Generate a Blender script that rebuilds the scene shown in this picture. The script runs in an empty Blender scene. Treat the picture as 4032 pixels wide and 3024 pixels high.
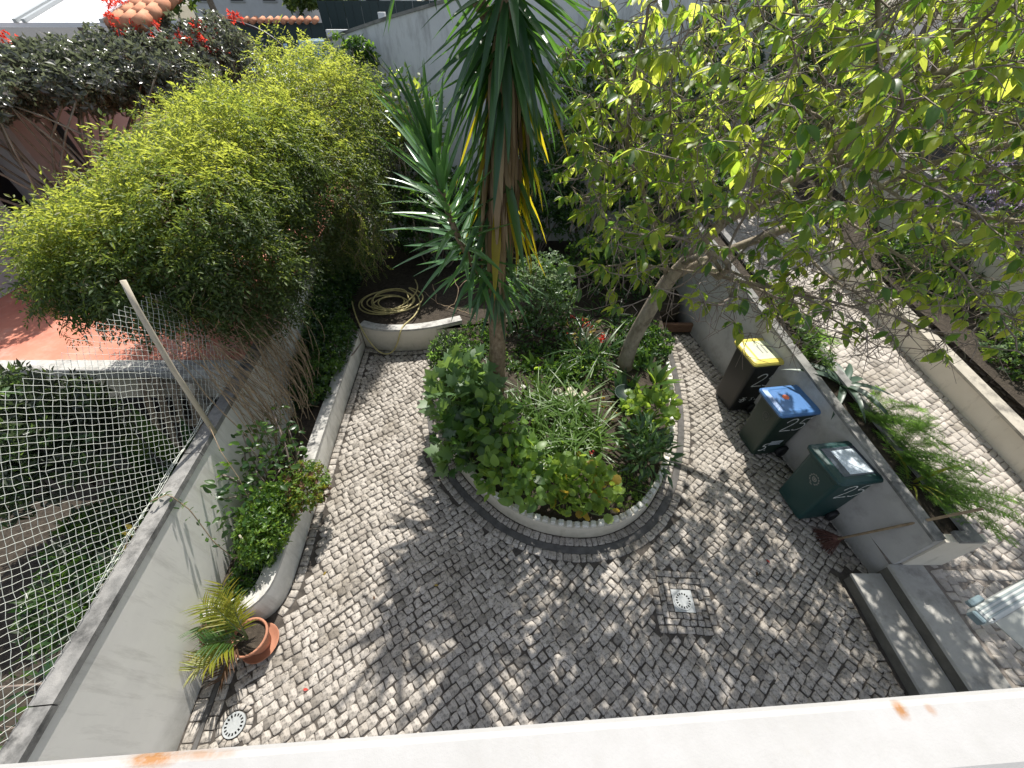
import bpy, math, random
import numpy as np
from mathutils import Vector, Matrix

random.seed(7)
rng = np.random.default_rng(11)
R = math.radians
scn = bpy.context.scene
COL = scn.collection

# ------------------------------------------------------------------ camera, sky, sun, exposure
cam_d = bpy.data.cameras.new('camera')
cam_d.lens = 13.525
cam_d.sensor_width = 36.0
cam_d.clip_start = 0.02
cam_d.clip_end = 3000
cam = bpy.data.objects.new('camera', cam_d)
COL.objects.link(cam)
CAM = np.array([0.0, 0.0, 4.8])
cam.location = CAM
cam.rotation_euler = (R(45), 0, 0)
scn.camera = cam

SUN_EL, SUN_AZ = 56.0, 7.0          # azimuth from +Y towards +X
world = bpy.data.worlds.new('World')
scn.world = world
world.use_nodes = True
wn = world.node_tree
for n in list(wn.nodes):
    wn.nodes.remove(n)
sky = wn.nodes.new('ShaderNodeTexSky')
sky.sky_type = 'NISHITA'
sky.sun_disc = False
sky.sun_elevation = R(SUN_EL)
sky.sun_rotation = R(SUN_AZ)
sky.air_density = 1.0
sky.dust_density = 1.5
bg = wn.nodes.new('ShaderNodeBackground')
bg.inputs['Strength'].default_value = 0.14
wo = wn.nodes.new('ShaderNodeOutputWorld')
hs = wn.nodes.new('ShaderNodeHueSaturation')          # hazy, milky sky
hs.inputs['Saturation'].default_value = 0.55
wn.links.new(sky.outputs[0], hs.inputs['Color'])
wn.links.new(hs.outputs[0], bg.inputs[0])
wn.links.new(bg.outputs[0], wo.inputs[0])

sun_d = bpy.data.lights.new('sun', 'SUN')
sun_d.energy = 5.0
sun_d.angle = R(0.53)
sun_d.color = (1.0, 0.955, 0.88)
sun = bpy.data.objects.new('sun', sun_d)
COL.objects.link(sun)
sdir = Vector((math.sin(R(SUN_AZ)) * math.cos(R(SUN_EL)), math.cos(R(SUN_AZ)) * math.cos(R(SUN_EL)), math.sin(R(SUN_EL))))
sun.rotation_euler = sdir.to_track_quat('Z', 'Y').to_euler()
sun.location = (0, 10, 30)

scn.view_settings.view_transform = 'Standard'
scn.view_settings.look = 'None'
scn.view_settings.gamma = 1.0
scn.view_settings.use_curve_mapping = False
scn.view_settings.exposure = 0.55
scn.render.engine = 'CYCLES'
scn.cycles.max_bounces = 7
scn.cycles.diffuse_bounces = 4
scn.cycles.transmission_bounces = 4
scn.cycles.use_denoising = True
scn.cycles.sample_clamp_indirect = 6.0

# ------------------------------------------------------------------ helpers
def tag(o, label=None, cat=None, group=None, kind=None):
    if label: o['label'] = label
    if cat: o['category'] = cat
    if group: o['group'] = group
    if kind: o['kind'] = kind
    return o

def empty(name, loc, label=None, cat=None, group=None, rz=0.0):
    o = bpy.data.objects.new(name, None)
    o.empty_display_size = 0.1
    o.location = loc
    o.rotation_euler = (0, 0, rz)
    COL.objects.link(o)
    return tag(o, label, cat, group)

def link(name, me, parent=None, world_space=True):
    o = bpy.data.objects.new(name, me)
    COL.objects.link(o)
    if parent is not None:
        o.parent = parent
        if world_space:
            o.matrix_parent_inverse = pmat(parent).inverted()
    return o

def pmat(p):
    m = Matrix.LocRotScale(p.location, p.rotation_euler, p.scale)
    if p.parent is not None:
        return pmat(p.parent) @ p.matrix_parent_inverse @ m
    return m

class MB:
    """collects geometry in world space, becomes one mesh object"""
    def __init__(self):
        self.v = []; self.f = []; self.s = []
    def add(self, verts, faces, smooth=False):
        n = len(self.v)
        self.v += [tuple(map(float, p)) for p in verts]
        self.f += [tuple(int(i) + n for i in f) for f in faces]
        self.s += [smooth] * len(faces)
        return self
    def box(self, lo, hi, M=None):
        (x0, y0, z0), (x1, y1, z1) = lo, hi
        vs = [(x0,y0,z0),(x1,y0,z0),(x1,y1,z0),(x0,y1,z0),(x0,y0,z1),(x1,y0,z1),(x1,y1,z1),(x0,y1,z1)]
        if M is not None: vs = [tuple(M @ Vector(p)) for p in vs]
        return self.add(vs, [(3,2,1,0),(4,5,6,7),(0,1,5,4),(1,2,6,5),(2,3,7,6),(3,0,4,7)])
    def bbox(self, lo, hi, b=0.006, M=None):
        """box with chamfered edges"""
        lo = np.array(lo, float); hi = np.array(hi, float)
        vs = []; idx = {}
        for sx in (0,1):
            for sy in (0,1):
                for sz in (0,1):
                    for ax in range(3):
                        p = np.array([hi[0] if sx else lo[0], hi[1] if sy else lo[1], hi[2] if sz else lo[2]])
                        for a, s in enumerate((sx, sy, sz)):
                            if a != ax: p[a] += -b if s else b
                        idx[(sx,sy,sz,ax)] = len(vs); vs.append(p)
        fs = []
        def q(k): fs.append([idx[i] for i in k])
        for s in (0,1):
            a = [(s,0,0,0),(s,1,0,0),(s,1,1,0),(s,0,1,0)]; q(a if s else a[::-1])
            a = [(0,s,0,1),(0,s,1,1),(1,s,1,1),(1,s,0,1)]; q(a if s else a[::-1])
            a = [(0,0,s,2),(1,0,s,2),(1,1,s,2),(0,1,s,2)]; q(a if s else a[::-1])
        for s in (0,1):
            for t in (0,1):
                a = [(0,s,t,1),(1,s,t,1),(1,s,t,2),(0,s,t,2)]; q(a if (s ^ t) == 0 else a[::-1])
                a = [(s,0,t,0),(s,0,t,2),(s,1,t,2),(s,1,t,0)]; q(a if (s ^ t) == 0 else a[::-1])
                a = [(s,t,0,0),(s,t,1,0),(s,t,1,1),(s,t,0,1)]; q(a if (s ^ t) == 0 else a[::-1])
        for sx in (0,1):
            for sy in (0,1):
                for sz in (0,1):
                    a = [(sx,sy,sz,0),(sx,sy,sz,1),(sx,sy,sz,2)]; q(a if (sx+sy+sz) % 2 else a[::-1])
        if M is not None: vs = [tuple(M @ Vector(p)) for p in vs]
        return self.add(vs, fs)
    def tube(self, pts, rad, n=6, cap=True, smooth=True):
        pts = np.array(pts, float); m = len(pts)
        rad = np.full(m, rad) if np.isscalar(rad) else np.array(rad, float)
        t = np.gradient(pts, axis=0); t /= np.linalg.norm(t, axis=1)[:, None] + 1e-9
        ref = np.array([0, 0, 1.0]) if abs(t[0][2]) < 0.9 else np.array([1.0, 0, 0])
        u = np.cross(t[0], ref); u /= np.linalg.norm(u)
        vs = []
        a = np.arange(n) * 2 * np.pi / n
        for i in range(m):
            u = u - t[i] * (u @ t[i]); u /= np.linalg.norm(u) + 1e-9
            w = np.cross(t[i], u)
            vs += list(pts[i] + rad[i] * (np.cos(a)[:, None] * u + np.sin(a)[:, None] * w))
        fs = [(i*n+j, i*n+(j+1) % n, (i+1)*n+(j+1) % n, (i+1)*n+j) for i in range(m-1) for j in range(n)]
        if cap and n > 2:
            fs += [tuple(range(n))[::-1], tuple(range((m-1)*n, m*n))]
        return self.add(vs, fs, smooth)
    def lathe(self, prof, c=(0,0,0), n=24, smooth=True, M=None):
        vs = []; a = np.arange(n) * 2 * np.pi / n
        for r_, z in prof:
            for k in a:
                p = (c[0] + r_*math.cos(k), c[1] + r_*math.sin(k), c[2] + z)
                vs.append(tuple(M @ Vector(p)) if M is not None else p)
        m = len(prof)
        fs = [(i*n+j, i*n+(j+1) % n, (i+1)*n+(j+1) % n, (i+1)*n+j) for i in range(m-1) for j in range(n)]
        return self.add(vs, fs, smooth)
    def quad(self, *p): return self.add(p, [tuple(range(len(p)))])
    def prism(self, poly, z0, z1):
        """vertical prism on a polygon (counter-clockwise); z0/z1 may be functions of x, y"""
        f0 = z0 if callable(z0) else (lambda x, y: z0)
        f1 = z1 if callable(z1) else (lambda x, y: z1)
        n = len(poly)
        vs = [(x, y, f0(x, y)) for x, y in poly] + [(x, y, f1(x, y)) for x, y in poly]
        fs = [tuple(range(n))[::-1], tuple(range(n, 2*n))] + [(i, (i+1) % n, n+(i+1) % n, n+i) for i in range(n)]
        return self.add(vs, fs)
    def build(self, name, mat, parent=None):
        me = bpy.data.meshes.new(name)
        me.from_pydata(self.v, [], self.f)
        me.polygons.foreach_set('use_smooth', self.s)
        me.materials.append(mat)
        me.update()
        return link(name, me, parent)

def np_mesh(name, V, F, mat, smooth=False):
    """V (n,3), F (m,k) all the same k"""
    me = bpy.data.meshes.new(name)
    V = np.ascontiguousarray(V, dtype=np.float32); F = np.ascontiguousarray(F, dtype=np.int32)
    me.vertices.add(len(V)); me.vertices.foreach_set('co', V.ravel())
    m, k = F.shape
    me.loops.add(m * k); me.loops.foreach_set('vertex_index', F.ravel())
    me.polygons.add(m)
    me.polygons.foreach_set('loop_start', np.arange(0, m * k, k, dtype=np.int32))
    me.polygons.foreach_set('loop_total', np.full(m, k, dtype=np.int32))
    if smooth: me.polygons.foreach_set('use_smooth', np.ones(m, dtype=bool))
    me.update(calc_edges=True)
    me.materials.append(mat)
    return me

def nrm(a): return a / (np.linalg.norm(a, axis=-1, keepdims=True) + 1e-9)

def frames(axis, up):
    """rotation matrices: local Y = axis, local Z close to up"""
    y = nrm(axis); x = nrm(np.cross(y, up)); z = np.cross(x, y)
    return np.stack([x, y, z], axis=-1)

def scatter_arrays(T, pos, rot, scl):
    V, F = T
    N = len(pos); n = len(V)
    scl = np.asarray(scl)
    if scl.ndim == 1: W = V[None] * scl[:, None, None]
    else: W = V[None] * scl[:, None, :]
    W = np.einsum('nij,nvj->nvi', rot, W) + pos[:, None, :]
    FF = F[None] + (np.arange(N) * n)[:, None, None]
    return W.reshape(-1, 3), FF.reshape(-1, F.shape[1])

def scatter(name, T, pos, rot, scl, mat, parent, smooth=False, stuff=True):
    if len(pos) == 0: return None
    V, F = scatter_arrays(T, pos, rot, scl)
    o = link(name, np_mesh(name, V, F, mat, smooth), parent)
    if stuff: o['kind'] = 'stuff'
    return o

_tm = {}
def tmesh(name, T, mat):
    k = (name, id(T[0]), mat.name)
    if k not in _tm: _tm[k] = np_mesh(name, T[0], T[1], mat, True)
    return _tm[k]

def leaf_parts(parent, temps, mats, pos, rot, scl, which=None, limit=300, name='leaf', rest='foliage'):
    """largest-looking leaves as objects of their own, the rest joined"""
    N = len(pos); scl = np.asarray(scl, float)
    size = (scl if scl.ndim == 1 else scl[:, 1]) / (np.linalg.norm(pos - CAM, axis=1) + 0.2)
    vis = (pos[:, 1] + (4.8 - pos[:, 2])) * 0.7071
    u = np.abs(pos[:, 0]) / np.maximum(vis, 0.05); v = np.abs((pos[:, 1] - (4.8 - pos[:, 2])) * 0.7071) / np.maximum(vis, 0.05)
    size = np.where((u < 1.33) & (v < 1.0), size, size * 0.02)
    order = np.argsort(-size)
    if which is None: which = rng.integers(0, len(mats), N)
    pinv = pmat(parent).inverted()
    for i in order[:limit]:
        k = int(which[i]); t = temps[int(rng.integers(0, len(temps)))]
        o = bpy.data.objects.new(name, tmesh(name, t, mats[k]))
        COL.objects.link(o)
        s = scl[i] if scl.ndim == 2 else np.array([scl[i]] * 3)
        M = Matrix(rot[i].tolist()).to_4x4() @ Matrix.Diagonal((*s.tolist(), 1.0))
        M.translation = Vector(pos[i].tolist())
        o.parent = parent
        o.matrix_basis = pinv @ M
    for k in range(len(mats)):
        idx = [i for i in order[limit:] if which[i] == k]
        for j in range(len(temps)):
            sub = np.array(idx[j::len(temps)], int)
            if len(sub): scatter(rest, temps[j], pos[sub], rot[sub], scl[sub], mats[k], parent, True)

# ---- paths in plan
def resample(P, step):
    P = np.array(P, float); d = np.r_[0, np.cumsum(np.linalg.norm(np.diff(P, axis=0), axis=1))]
    n = max(2, int(round(d[-1] / step)) + 1); s = np.linspace(0, d[-1], n)
    return np.stack([np.interp(s, d, P[:, k]) for k in range(P.shape[1])], 1)
def smooth_path(P, step=0.08, it=2):
    P = np.array(P, float)
    for _ in range(it):
        Q = [P[0]]
        for a, b in zip(P[:-1], P[1:]): Q += [a*.75+b*.25, a*.25+b*.75]
        Q.append(P[-1]); P = np.array(Q)
    return resample(P, step)
def offset(P, d):
    """to the left of the direction of travel for d > 0"""
    t = np.gradient(P, axis=0); t /= np.linalg.norm(t, axis=1)[:, None] + 1e-9
    return P + d * np.stack([-t[:, 1], t[:, 0]], 1)
def dist_path(xy, P):
    a = P[:-1]; b = P[1:]; ab = b - a
    t = np.clip(((xy[:, None] - a) * ab).sum(-1) / ((ab * ab).sum(-1) + 1e-12), 0, 1)
    return np.linalg.norm(xy[:, None] - (a + t[..., None] * ab), axis=-1).min(1)
def in_poly(xy, P):
    x, y = xy[:, 0], xy[:, 1]; r = np.zeros(len(xy), bool); n = len(P)
    for i in range(n):
        x0, y0 = P[i]; x1, y1 = P[(i+1) % n]
        c = ((y0 > y) != (y1 > y)) & (x < (x1-x0)*(y-y0)/(y1-y0+1e-12)+x0)
        r ^= c
    return r
def wall_path(mb, P, thick, z0, z1):
    """wall whose right-hand face follows P; thickness to the left"""
    f0 = z0 if callable(z0) else (lambda x, y: z0)
    f1 = z1 if callable(z1) else (lambda x, y: z1)
    Q = offset(P, thick); n = len(P); vs = []
    for (x, y), (a, b) in zip(P, Q):
        vs += [(x, y, f0(x, y)), (x, y, f1(x, y)), (a, b, f1(x, y)), (a, b, f0(x, y))]
    fs = []
    for i in range(n-1):
        for j in range(4): fs.append((i*4+j, (i+1)*4+j, (i+1)*4+(j+1) % 4, i*4+(j+1) % 4))
    fs += [(0, 1, 2, 3), tuple((n-1)*4 + k for k in (3, 2, 1, 0))]
    return mb.add(vs, fs)

# ------------------------------------------------------------------ materials
def new_mat(name):
    m = bpy.data.materials.new(name); m.use_nodes = True
    nt = m.node_tree
    return m, nt, nt.nodes['Principled BSDF']
def N(nt, t, **kw):
    n = nt.nodes.new(t)
    for k, v in kw.items():
        if k in n.inputs: n.inputs[k].default_value = v
        else: setattr(n, k, v)
    return n
def ramp(nt, fac, stops):
    r = nt.nodes.new('ShaderNodeValToRGB')
    el = r.color_ramp.elements
    while len(el) < len(stops): el.new(0.5)
    for e, (p, c) in zip(el, stops):
        e.position = p; e.color = (*c, 1) if len(c) == 3 else c
    nt.links.new(fac, r.inputs[0])
    return r.outputs[0]
def mixc(nt, fac, a, b, mode='MIX'):
    m = nt.nodes.new('ShaderNodeMix'); m.data_type = 'RGBA'; m.blend_type = mode
    for s, v in ((0, fac), (6, a), (7, b)):
        if hasattr(v, 'is_output'): nt.links.new(v, m.inputs[s])
        elif s == 0: m.inputs[0].default_value = v
        else: m.inputs[s].default_value = (*v, 1)
    return m.outputs[2]
def coords(nt, scale=(1, 1, 1), kind='Object', rot=(0, 0, 0)):
    t = nt.nodes.new('ShaderNodeTexCoord'); mp = nt.nodes.new('ShaderNodeMapping')
    mp.inputs['Scale'].default_value = scale; mp.inputs['Rotation'].default_value = rot
    nt.links.new(t.outputs[kind], mp.inputs[0])
    return mp.outputs[0]
def noise(nt, vec, scale, detail=6, rough=0.6):
    n = nt.nodes.new('ShaderNodeTexNoise')
    n.inputs['Scale'].default_value = scale; n.inputs['Detail'].default_value = detail; n.inputs['Roughness'].default_value = rough
    nt.links.new(vec, n.inputs['Vector'])
    return n.outputs['Fac']
def bump(nt, b, h, strength=0.3, dist=0.01):
    n = nt.nodes.new('ShaderNodeBump'); n.inputs['Strength'].default_value = strength; n.inputs['Distance'].default_value = dist
    nt.links.new(h, n.inputs['Height']); nt.links.new(n.outputs[0], b.inputs['Normal'])

def rnd_value(nt):
    """a random number for each leaf or stone, joined or not"""
    g = nt.nodes.new('ShaderNodeNewGeometry'); o = nt.nodes.new('ShaderNodeObjectInfo')
    a = nt.nodes.new('ShaderNodeMath'); a.operation = 'ADD'
    nt.links.new(g.outputs['Random Per Island'], a.inputs[0]); nt.links.new(o.outputs['Random'], a.inputs[1])
    f = nt.nodes.new('ShaderNodeMath'); f.operation = 'FRACT'
    nt.links.new(a.outputs[0], f.inputs[0])
    return f.outputs[0]

def mottled(name, stops, scale=6, detail=8, rough=0.85, bump_s=0.3, bump_scale=60, bump_d=0.004, stretch=(1, 1, 1), dirt=None, dirt_scale=1.5, dirt_at=(0.55, 0.7), spec=0.3, dirt_stretch=(1,1,1)):
    m, nt, b = new_mat(name)
    v = coords(nt, stretch)
    c = ramp(nt, noise(nt, v, scale, detail, 0.65), stops)
    if dirt:
        v2 = coords(nt, dirt_stretch)
        f = ramp(nt, noise(nt, v2, dirt_scale, 9, 0.7), [(dirt_at[0], (0, 0, 0)), (dirt_at[1], (1, 1, 1))])
        c = mixc(nt, f, c, dirt)
    nt.links.new(c, b.inputs['Base Color'])
    b.inputs['Roughness'].default_value = rough
    b.inputs['Specular IOR Level'].default_value = spec
    if bump_s: bump(nt, b, noise(nt, coords(nt), bump_scale, 6, 0.7), bump_s, bump_d)
    return m

def plain(name, col, rough=0.5, metal=0.0, spec=0.5, var=0.15, scale=20):
    m, nt, b = new_mat(name)
    c = ramp(nt, noise(nt, coords(nt), scale, 6), [(0.3, tuple(x*(1-var) for x in col)), (0.7, tuple(min(1, x*(1+var)) for x in col))])
    nt.links.new(c, b.inputs['Base Color'])
    b.inputs['Roughness'].default_value = rough; b.inputs['Metallic'].default_value = metal
    b.inputs['Specular IOR Level'].default_value = spec
    return m

def leafmat(name, cols, trans, tw=0.45, rough=0.42, spec=0.5, vein=0.0):
    """cols: list of colours spread over the leaves; trans: colour of light passing through"""
    m, nt, b = new_mat(name)
    r = rnd_value(nt)
    n = len(cols)
    c = ramp(nt, r, [(i / max(1, n - 1), cc) for i, cc in enumerate(cols)])
    f = noise(nt, coords(nt), 9, 4)
    c2 = mixc(nt, f, c, mixc(nt, 1.0, c, (0.72, 0.78, 0.7), 'MULTIPLY'))
    nt.links.new(c2, b.inputs['Base Color'])
    b.inputs['Roughness'].default_value = rough
    b.inputs['Specular IOR Level'].default_value = spec
    t = nt.nodes.new('ShaderNodeBsdfTranslucent')
    tc = mixc(nt, r, tuple(x * 0.8 for x in trans), tuple(min(1, x * 1.2) for x in trans))
    nt.links.new(tc, t.inputs[0])
    mx = nt.nodes.new('ShaderNodeMixShader'); mx.inputs[0].default_value = tw
    nt.links.new(b.outputs[0], mx.inputs[1]); nt.links.new(t.outputs[0], mx.inputs[2])
    nt.links.new(mx.outputs[0], nt.nodes['Material Output'].inputs[0])
    return m

def stone_mat(name, light, mid, dark, pit=0.5):
    m, nt, b = new_mat(name)
    v = coords(nt)
    r = rnd_value(nt)
    base = ramp(nt, r, [(0, mid), (0.35, light), (0.8, tuple(x * 0.93 for x in light)), (1, tuple(x * 0.72 for x in mid))])
    n1 = noise(nt, v, 27, 9, 0.78)
    n2 = noise(nt, v, 2.2, 5, 0.6)
    n3 = noise(nt, v, 95, 5, 0.7)
    f1 = ramp(nt, n1, [(pit, (0, 0, 0)), (pit + 0.13, (1, 1, 1))])
    c = mixc(nt, f1, base, dark)
    f2 = ramp(nt, n2, [(0.45, (1, 1, 1)), (0.72, (0.62, 0.60, 0.56))])
    c = mixc(nt, 1.0, c, f2, 'MULTIPLY')
    f3 = ramp(nt, n3, [(0.35, (0.75, 0.75, 0.74)), (0.6, (1, 1, 1))])
    c = mixc(nt, 1.0, c, f3, 'MULTIPLY')
    nt.links.new(c, b.inputs['Base Color'])
    b.inputs['Roughness'].default_value = 0.8
    b.inputs['Specular IOR Level'].default_value = 0.3
    bump(nt, b, n1, 0.5, 0.006)
    return m

M = {}
M['stone'] = stone_mat('limestone_cobble', (0.47, 0.43, 0.385), (0.36, 0.325, 0.285), (0.10, 0.093, 0.085), 0.49)
M['stone_drive'] = stone_mat('pale_limestone_cobble', (0.52, 0.475, 0.43), (0.43, 0.39, 0.35), (0.26, 0.235, 0.21), 0.58)
M['joint'] = mottled('joint_dirt', [(0.3, (0.035, 0.031, 0.027)), (0.7, (0.095, 0.082, 0.07))], 14, 8, 0.95, 0.6, 120, 0.006)
M['joint_drive'] = mottled('joint_sand', [(0.3, (0.15, 0.13, 0.115)), (0.7, (0.26, 0.23, 0.20))], 14, 8, 0.95, 0.6, 120, 0.006)
M['basalt'] = mottled('dark_cement_band', [(0.3, (0.06, 0.058, 0.055)), (0.7, (0.12, 0.115, 0.11))], 9, 8, 0.9, 0.5, 80, 0.005)
M['plaster'] = mottled('white_wall_paint', [(0.3, (0.68, 0.66, 0.62)), (0.7, (0.76, 0.74, 0.69))], 2.2, 9, 0.9, 0.35, 260, 0.002, dirt=(0.46, 0.44, 0.40), dirt_scale=2.6, dirt_at=(0.50, 0.80), dirt_stretch=(4, 4, 0.5))
M['plaster_cream'] = mottled('cream_wall_paint', [(0.3, (0.60, 0.55, 0.46)), (0.7, (0.68, 0.63, 0.54))], 2.5, 9, 0.9, 0.5, 180, 0.003, dirt=(0.40, 0.36, 0.29), dirt_scale=3, dirt_at=(0.56, 0.78), dirt_stretch=(3, 3, 0.8))
M['plaster_grey'] = mottled('grey_cement_render', [(0.3, (0.37, 0.36, 0.35)), (0.7, (0.46, 0.45, 0.43))], 2.5, 9, 0.9, 0.4, 120, 0.003, dirt=(0.25, 0.24, 0.22), dirt_scale=2.4, dirt_at=(0.52, 0.75))
M['plaster_pink'] = mottled('dusty_pink_render', [(0.3, (0.50, 0.40, 0.38)), (0.7, (0.56, 0.46, 0.44))], 2.5, 8, 0.9, 0.3, 140, 0.003)
M['plaster_lilac'] = mottled('pale_grey_render', [(0.3, (0.46, 0.45, 0.46)), (0.7, (0.52, 0.51, 0.52))], 2.5, 8, 0.9, 0.3, 140, 0.003)
M['coping'] = mottled('weathered_cement_coping', [(0.3, (0.13, 0.13, 0.125)), (0.55, (0.24, 0.235, 0.225)), (0.75, (0.33, 0.32, 0.30))], 5, 10, 0.92, 0.6, 70, 0.006, dirt=(0.06, 0.06, 0.058), dirt_scale=4, dirt_at=(0.5, 0.68))
M['coping_light'] = mottled('light_cement_coping', [(0.3, (0.38, 0.37, 0.35)), (0.7, (0.52, 0.51, 0.48))], 6, 10, 0.9, 0.5, 80, 0.004, dirt=(0.20, 0.19, 0.18), dirt_scale=4.5, dirt_at=(0.5, 0.66))
M['coping_cream'] = mottled('cream_cement_coping', [(0.3, (0.34, 0.31, 0.26)), (0.7, (0.48, 0.44, 0.37))], 5, 10, 0.9, 0.5, 80, 0.004, dirt=(0.14, 0.13, 0.115), dirt_scale=4, dirt_at=(0.48, 0.68))
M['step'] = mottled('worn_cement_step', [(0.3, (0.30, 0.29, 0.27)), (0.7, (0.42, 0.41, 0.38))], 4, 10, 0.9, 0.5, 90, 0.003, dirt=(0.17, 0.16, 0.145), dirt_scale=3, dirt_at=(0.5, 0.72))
M['riser'] = mottled('dark_cement_riser', [(0.3, (0.07, 0.065, 0.055)), (0.7, (0.14, 0.13, 0.11))], 5, 9, 0.85, 0.4, 90, 0.004)  # riser faces darker than the treads
M['sill'] = mottled('white_painted_parapet', [(0.3, (0.335, 0.33, 0.32)), (0.65, (0.375, 0.37, 0.365))], 9, 10, 0.8, 0.5, 140, 0.0015, dirt=(0.34, 0.33, 0.31), dirt_scale=14, dirt_at=(0.60, 0.82))
def add_spots(m, spots, col, nscale=60, out=(0.32, 0.55)):
    nt = m.node_tree; b = nt.nodes['Principled BSDF']; src = b.inputs['Base Color'].links[0].from_socket
    for p, r_, a in spots:
        tc = nt.nodes.new('ShaderNodeTexCoord'); mp = nt.nodes.new('ShaderNodeMapping')
        mp.inputs['Location'].default_value = [-x / q for x, q in zip(p, r_)]; mp.inputs['Scale'].default_value = [1 / q for q in r_]
        nt.links.new(tc.outputs['Object'], mp.inputs[0])
        gr = nt.nodes.new('ShaderNodeTexGradient'); gr.gradient_type = 'SPHERICAL'; nt.links.new(mp.outputs[0], gr.inputs[0])
        n_ = noise(nt, coords(nt), nscale, 6, .7)
        mu = nt.nodes.new('ShaderNodeMath'); mu.operation = 'MULTIPLY'; nt.links.new(gr.outputs['Fac'], mu.inputs[0]); nt.links.new(n_, mu.inputs[1])
        f = ramp(nt, mu.outputs[0], [(0.12, (0, 0, 0)), (0.42, (a, a, a))])
        src = mixc(nt, f, src, col)
    nt.links.new(src, b.inputs['Base Color'])
def base_dirt(m, z0, z1, col, nscale=5):
    nt = m.node_tree; b = nt.nodes['Principled BSDF']; src = b.inputs['Base Color'].links[0].from_socket
    tc = nt.nodes.new('ShaderNodeTexCoord'); sx = nt.nodes.new('ShaderNodeSeparateXYZ'); nt.links.new(tc.outputs['Object'], sx.inputs[0])
    mr = nt.nodes.new('ShaderNodeMapRange'); mr.inputs[1].default_value = z1; mr.inputs[2].default_value = z0; nt.links.new(sx.outputs[2], mr.inputs[0])
    mu = nt.nodes.new('ShaderNodeMath'); mu.operation = 'MULTIPLY'; nt.links.new(mr.outputs[0], mu.inputs[0]); nt.links.new(noise(nt, coords(nt), nscale, 9, .7), mu.inputs[1])
    f = ramp(nt, mu.outputs[0], [(0.15, (0, 0, 0)), (0.6, (.8, .8, .8))])
    nt.links.new(mixc(nt, f, src, col), b.inputs['Base Color'])
add_spots(M['sill'], [((-.81, .02, 3.6), (.10, .035, .06), 1), ((-.70, .025, 3.6), (.12, .02, .06), .6), ((.93, .10, 3.6), (.028, .03, .05), 1), ((1.0, .10, 3.6), (.02, .02, .05), .5)], (0.30, 0.15, 0.06), 45)
base_dirt(M['plaster'], 0.0, 0.45, (0.30, 0.29, 0.25)); base_dirt(M['plaster_cream'], 0.0, 0.5, (0.26, 0.24, 0.18)); base_dirt(M['plaster_grey'], 0.0, 0.5, (0.16, 0.155, 0.13))
M['rust'] = mottled('rust_stain', [(0.3, (0.26, 0.12, 0.05)), (0.7, (0.42, 0.28, 0.15))], 40, 6, 0.9, 0)
M['terrace'] = mottled('red_terrace_paint', [(0.3, (0.46, 0.16, 0.11)), (0.55, (0.56, 0.22, 0.15)), (0.75, (0.60, 0.30, 0.22))], 1.6, 9, 0.75, 0.3, 60, 0.003, dirt=(0.58, 0.40, 0.34), dirt_scale=1.2, dirt_at=(0.5, 0.75))
M['soil'] = mottled('dark_garden_soil', [(0.3, (0.025, 0.02, 0.015)), (0.7, (0.075, 0.06, 0.045))], 18, 9, 0.95, 0.9, 40, 0.02)
M['ground'] = mottled('dry_ground', [(0.3, (0.10, 0.09, 0.06)), (0.7, (0.18, 0.16, 0.11))], 0.4, 8, 0.95, 0.3)
M['asphalt'] = mottled('street_asphalt', [(0.3, (0.045, 0.045, 0.047)), (0.7, (0.07, 0.07, 0.07))], 3, 8, 0.9, 0.3, 200, 0.003)
M['bark_yucca'] = mottled('yucca_bark', [(0.3, (0.13, 0.085, 0.055)), (0.5, (0.24, 0.17, 0.115)), (0.7, (0.34, 0.26, 0.18))], 16, 9, 0.9, 1.0, 46, 0.012, stretch=(1.2, 1.2, 0.8))
M['bark'] = mottled('grey_tree_bark', [(0.3, (0.15, 0.12, 0.09)), (0.5, (0.27, 0.225, 0.175)), (0.72, (0.38, 0.33, 0.27))], 9, 9, 0.9, 0.8, 40, 0.01, stretch=(1, 1, 0.5), dirt=(0.10, 0.08, 0.06), dirt_scale=5)
M['twig'] = mottled('twig_bark', [(0.3, (0.13, 0.10, 0.085)), (0.7, (0.27, 0.225, 0.19))], 12, 6, 0.75, 0.3)
M['dry_stem'] = mottled('dry_vine_stem', [(0.3, (0.20, 0.145, 0.09)), (0.7, (0.38, 0.29, 0.19))], 12, 6, 0.9, 0.2)
M['green_stem'] = plain('green_stem', (0.10, 0.14, 0.045), 0.6)
M['wood'] = mottled('weathered_plank', [(0.3, (0.22, 0.16, 0.11)), (0.7, (0.42, 0.34, 0.25))], 6, 9, 0.9, 0.5, 60, 0.003, stretch=(1, 1, 6))
M['timber'] = mottled('dark_brown_board', [(0.3, (0.10, 0.055, 0.035)), (0.7, (0.19, 0.11, 0.075))], 6, 8, 0.85, 0.4, 50, 0.003, stretch=(1, 5, 5))
M['wood_pale'] = mottled('pale_wood_post', [(0.3, (0.42, 0.37, 0.29)), (0.7, (0.56, 0.50, 0.40))], 9, 8, 0.85, 0.4, 50, 0.003, stretch=(3, 3, 0.6))
M['net'] = plain('pale_net_cord', (0.60, 0.62, 0.56), 0.7)
M['iron'] = plain('dark_wrought_iron', (0.045, 0.045, 0.05), 0.45, 0.3)
M['hose'] = plain('yellow_hose_rubber', (0.40, 0.34, 0.15), 0.5, 0, 0.4)
M['bin_green'] = plain('dark_green_bin_plastic', (0.010, 0.044, 0.042), 0.42, 0, 0.5, 0.1, 4)
M['bin_olive'] = plain('mossy_green_bin_plastic', (0.012, 0.028, 0.020), 0.45, 0, 0.5, 0.15, 4)
M['bin_black'] = plain('black_bin_plastic', (0.010, 0.011, 0.011), 0.45, 0, 0.5, 0.15, 4)
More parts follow.
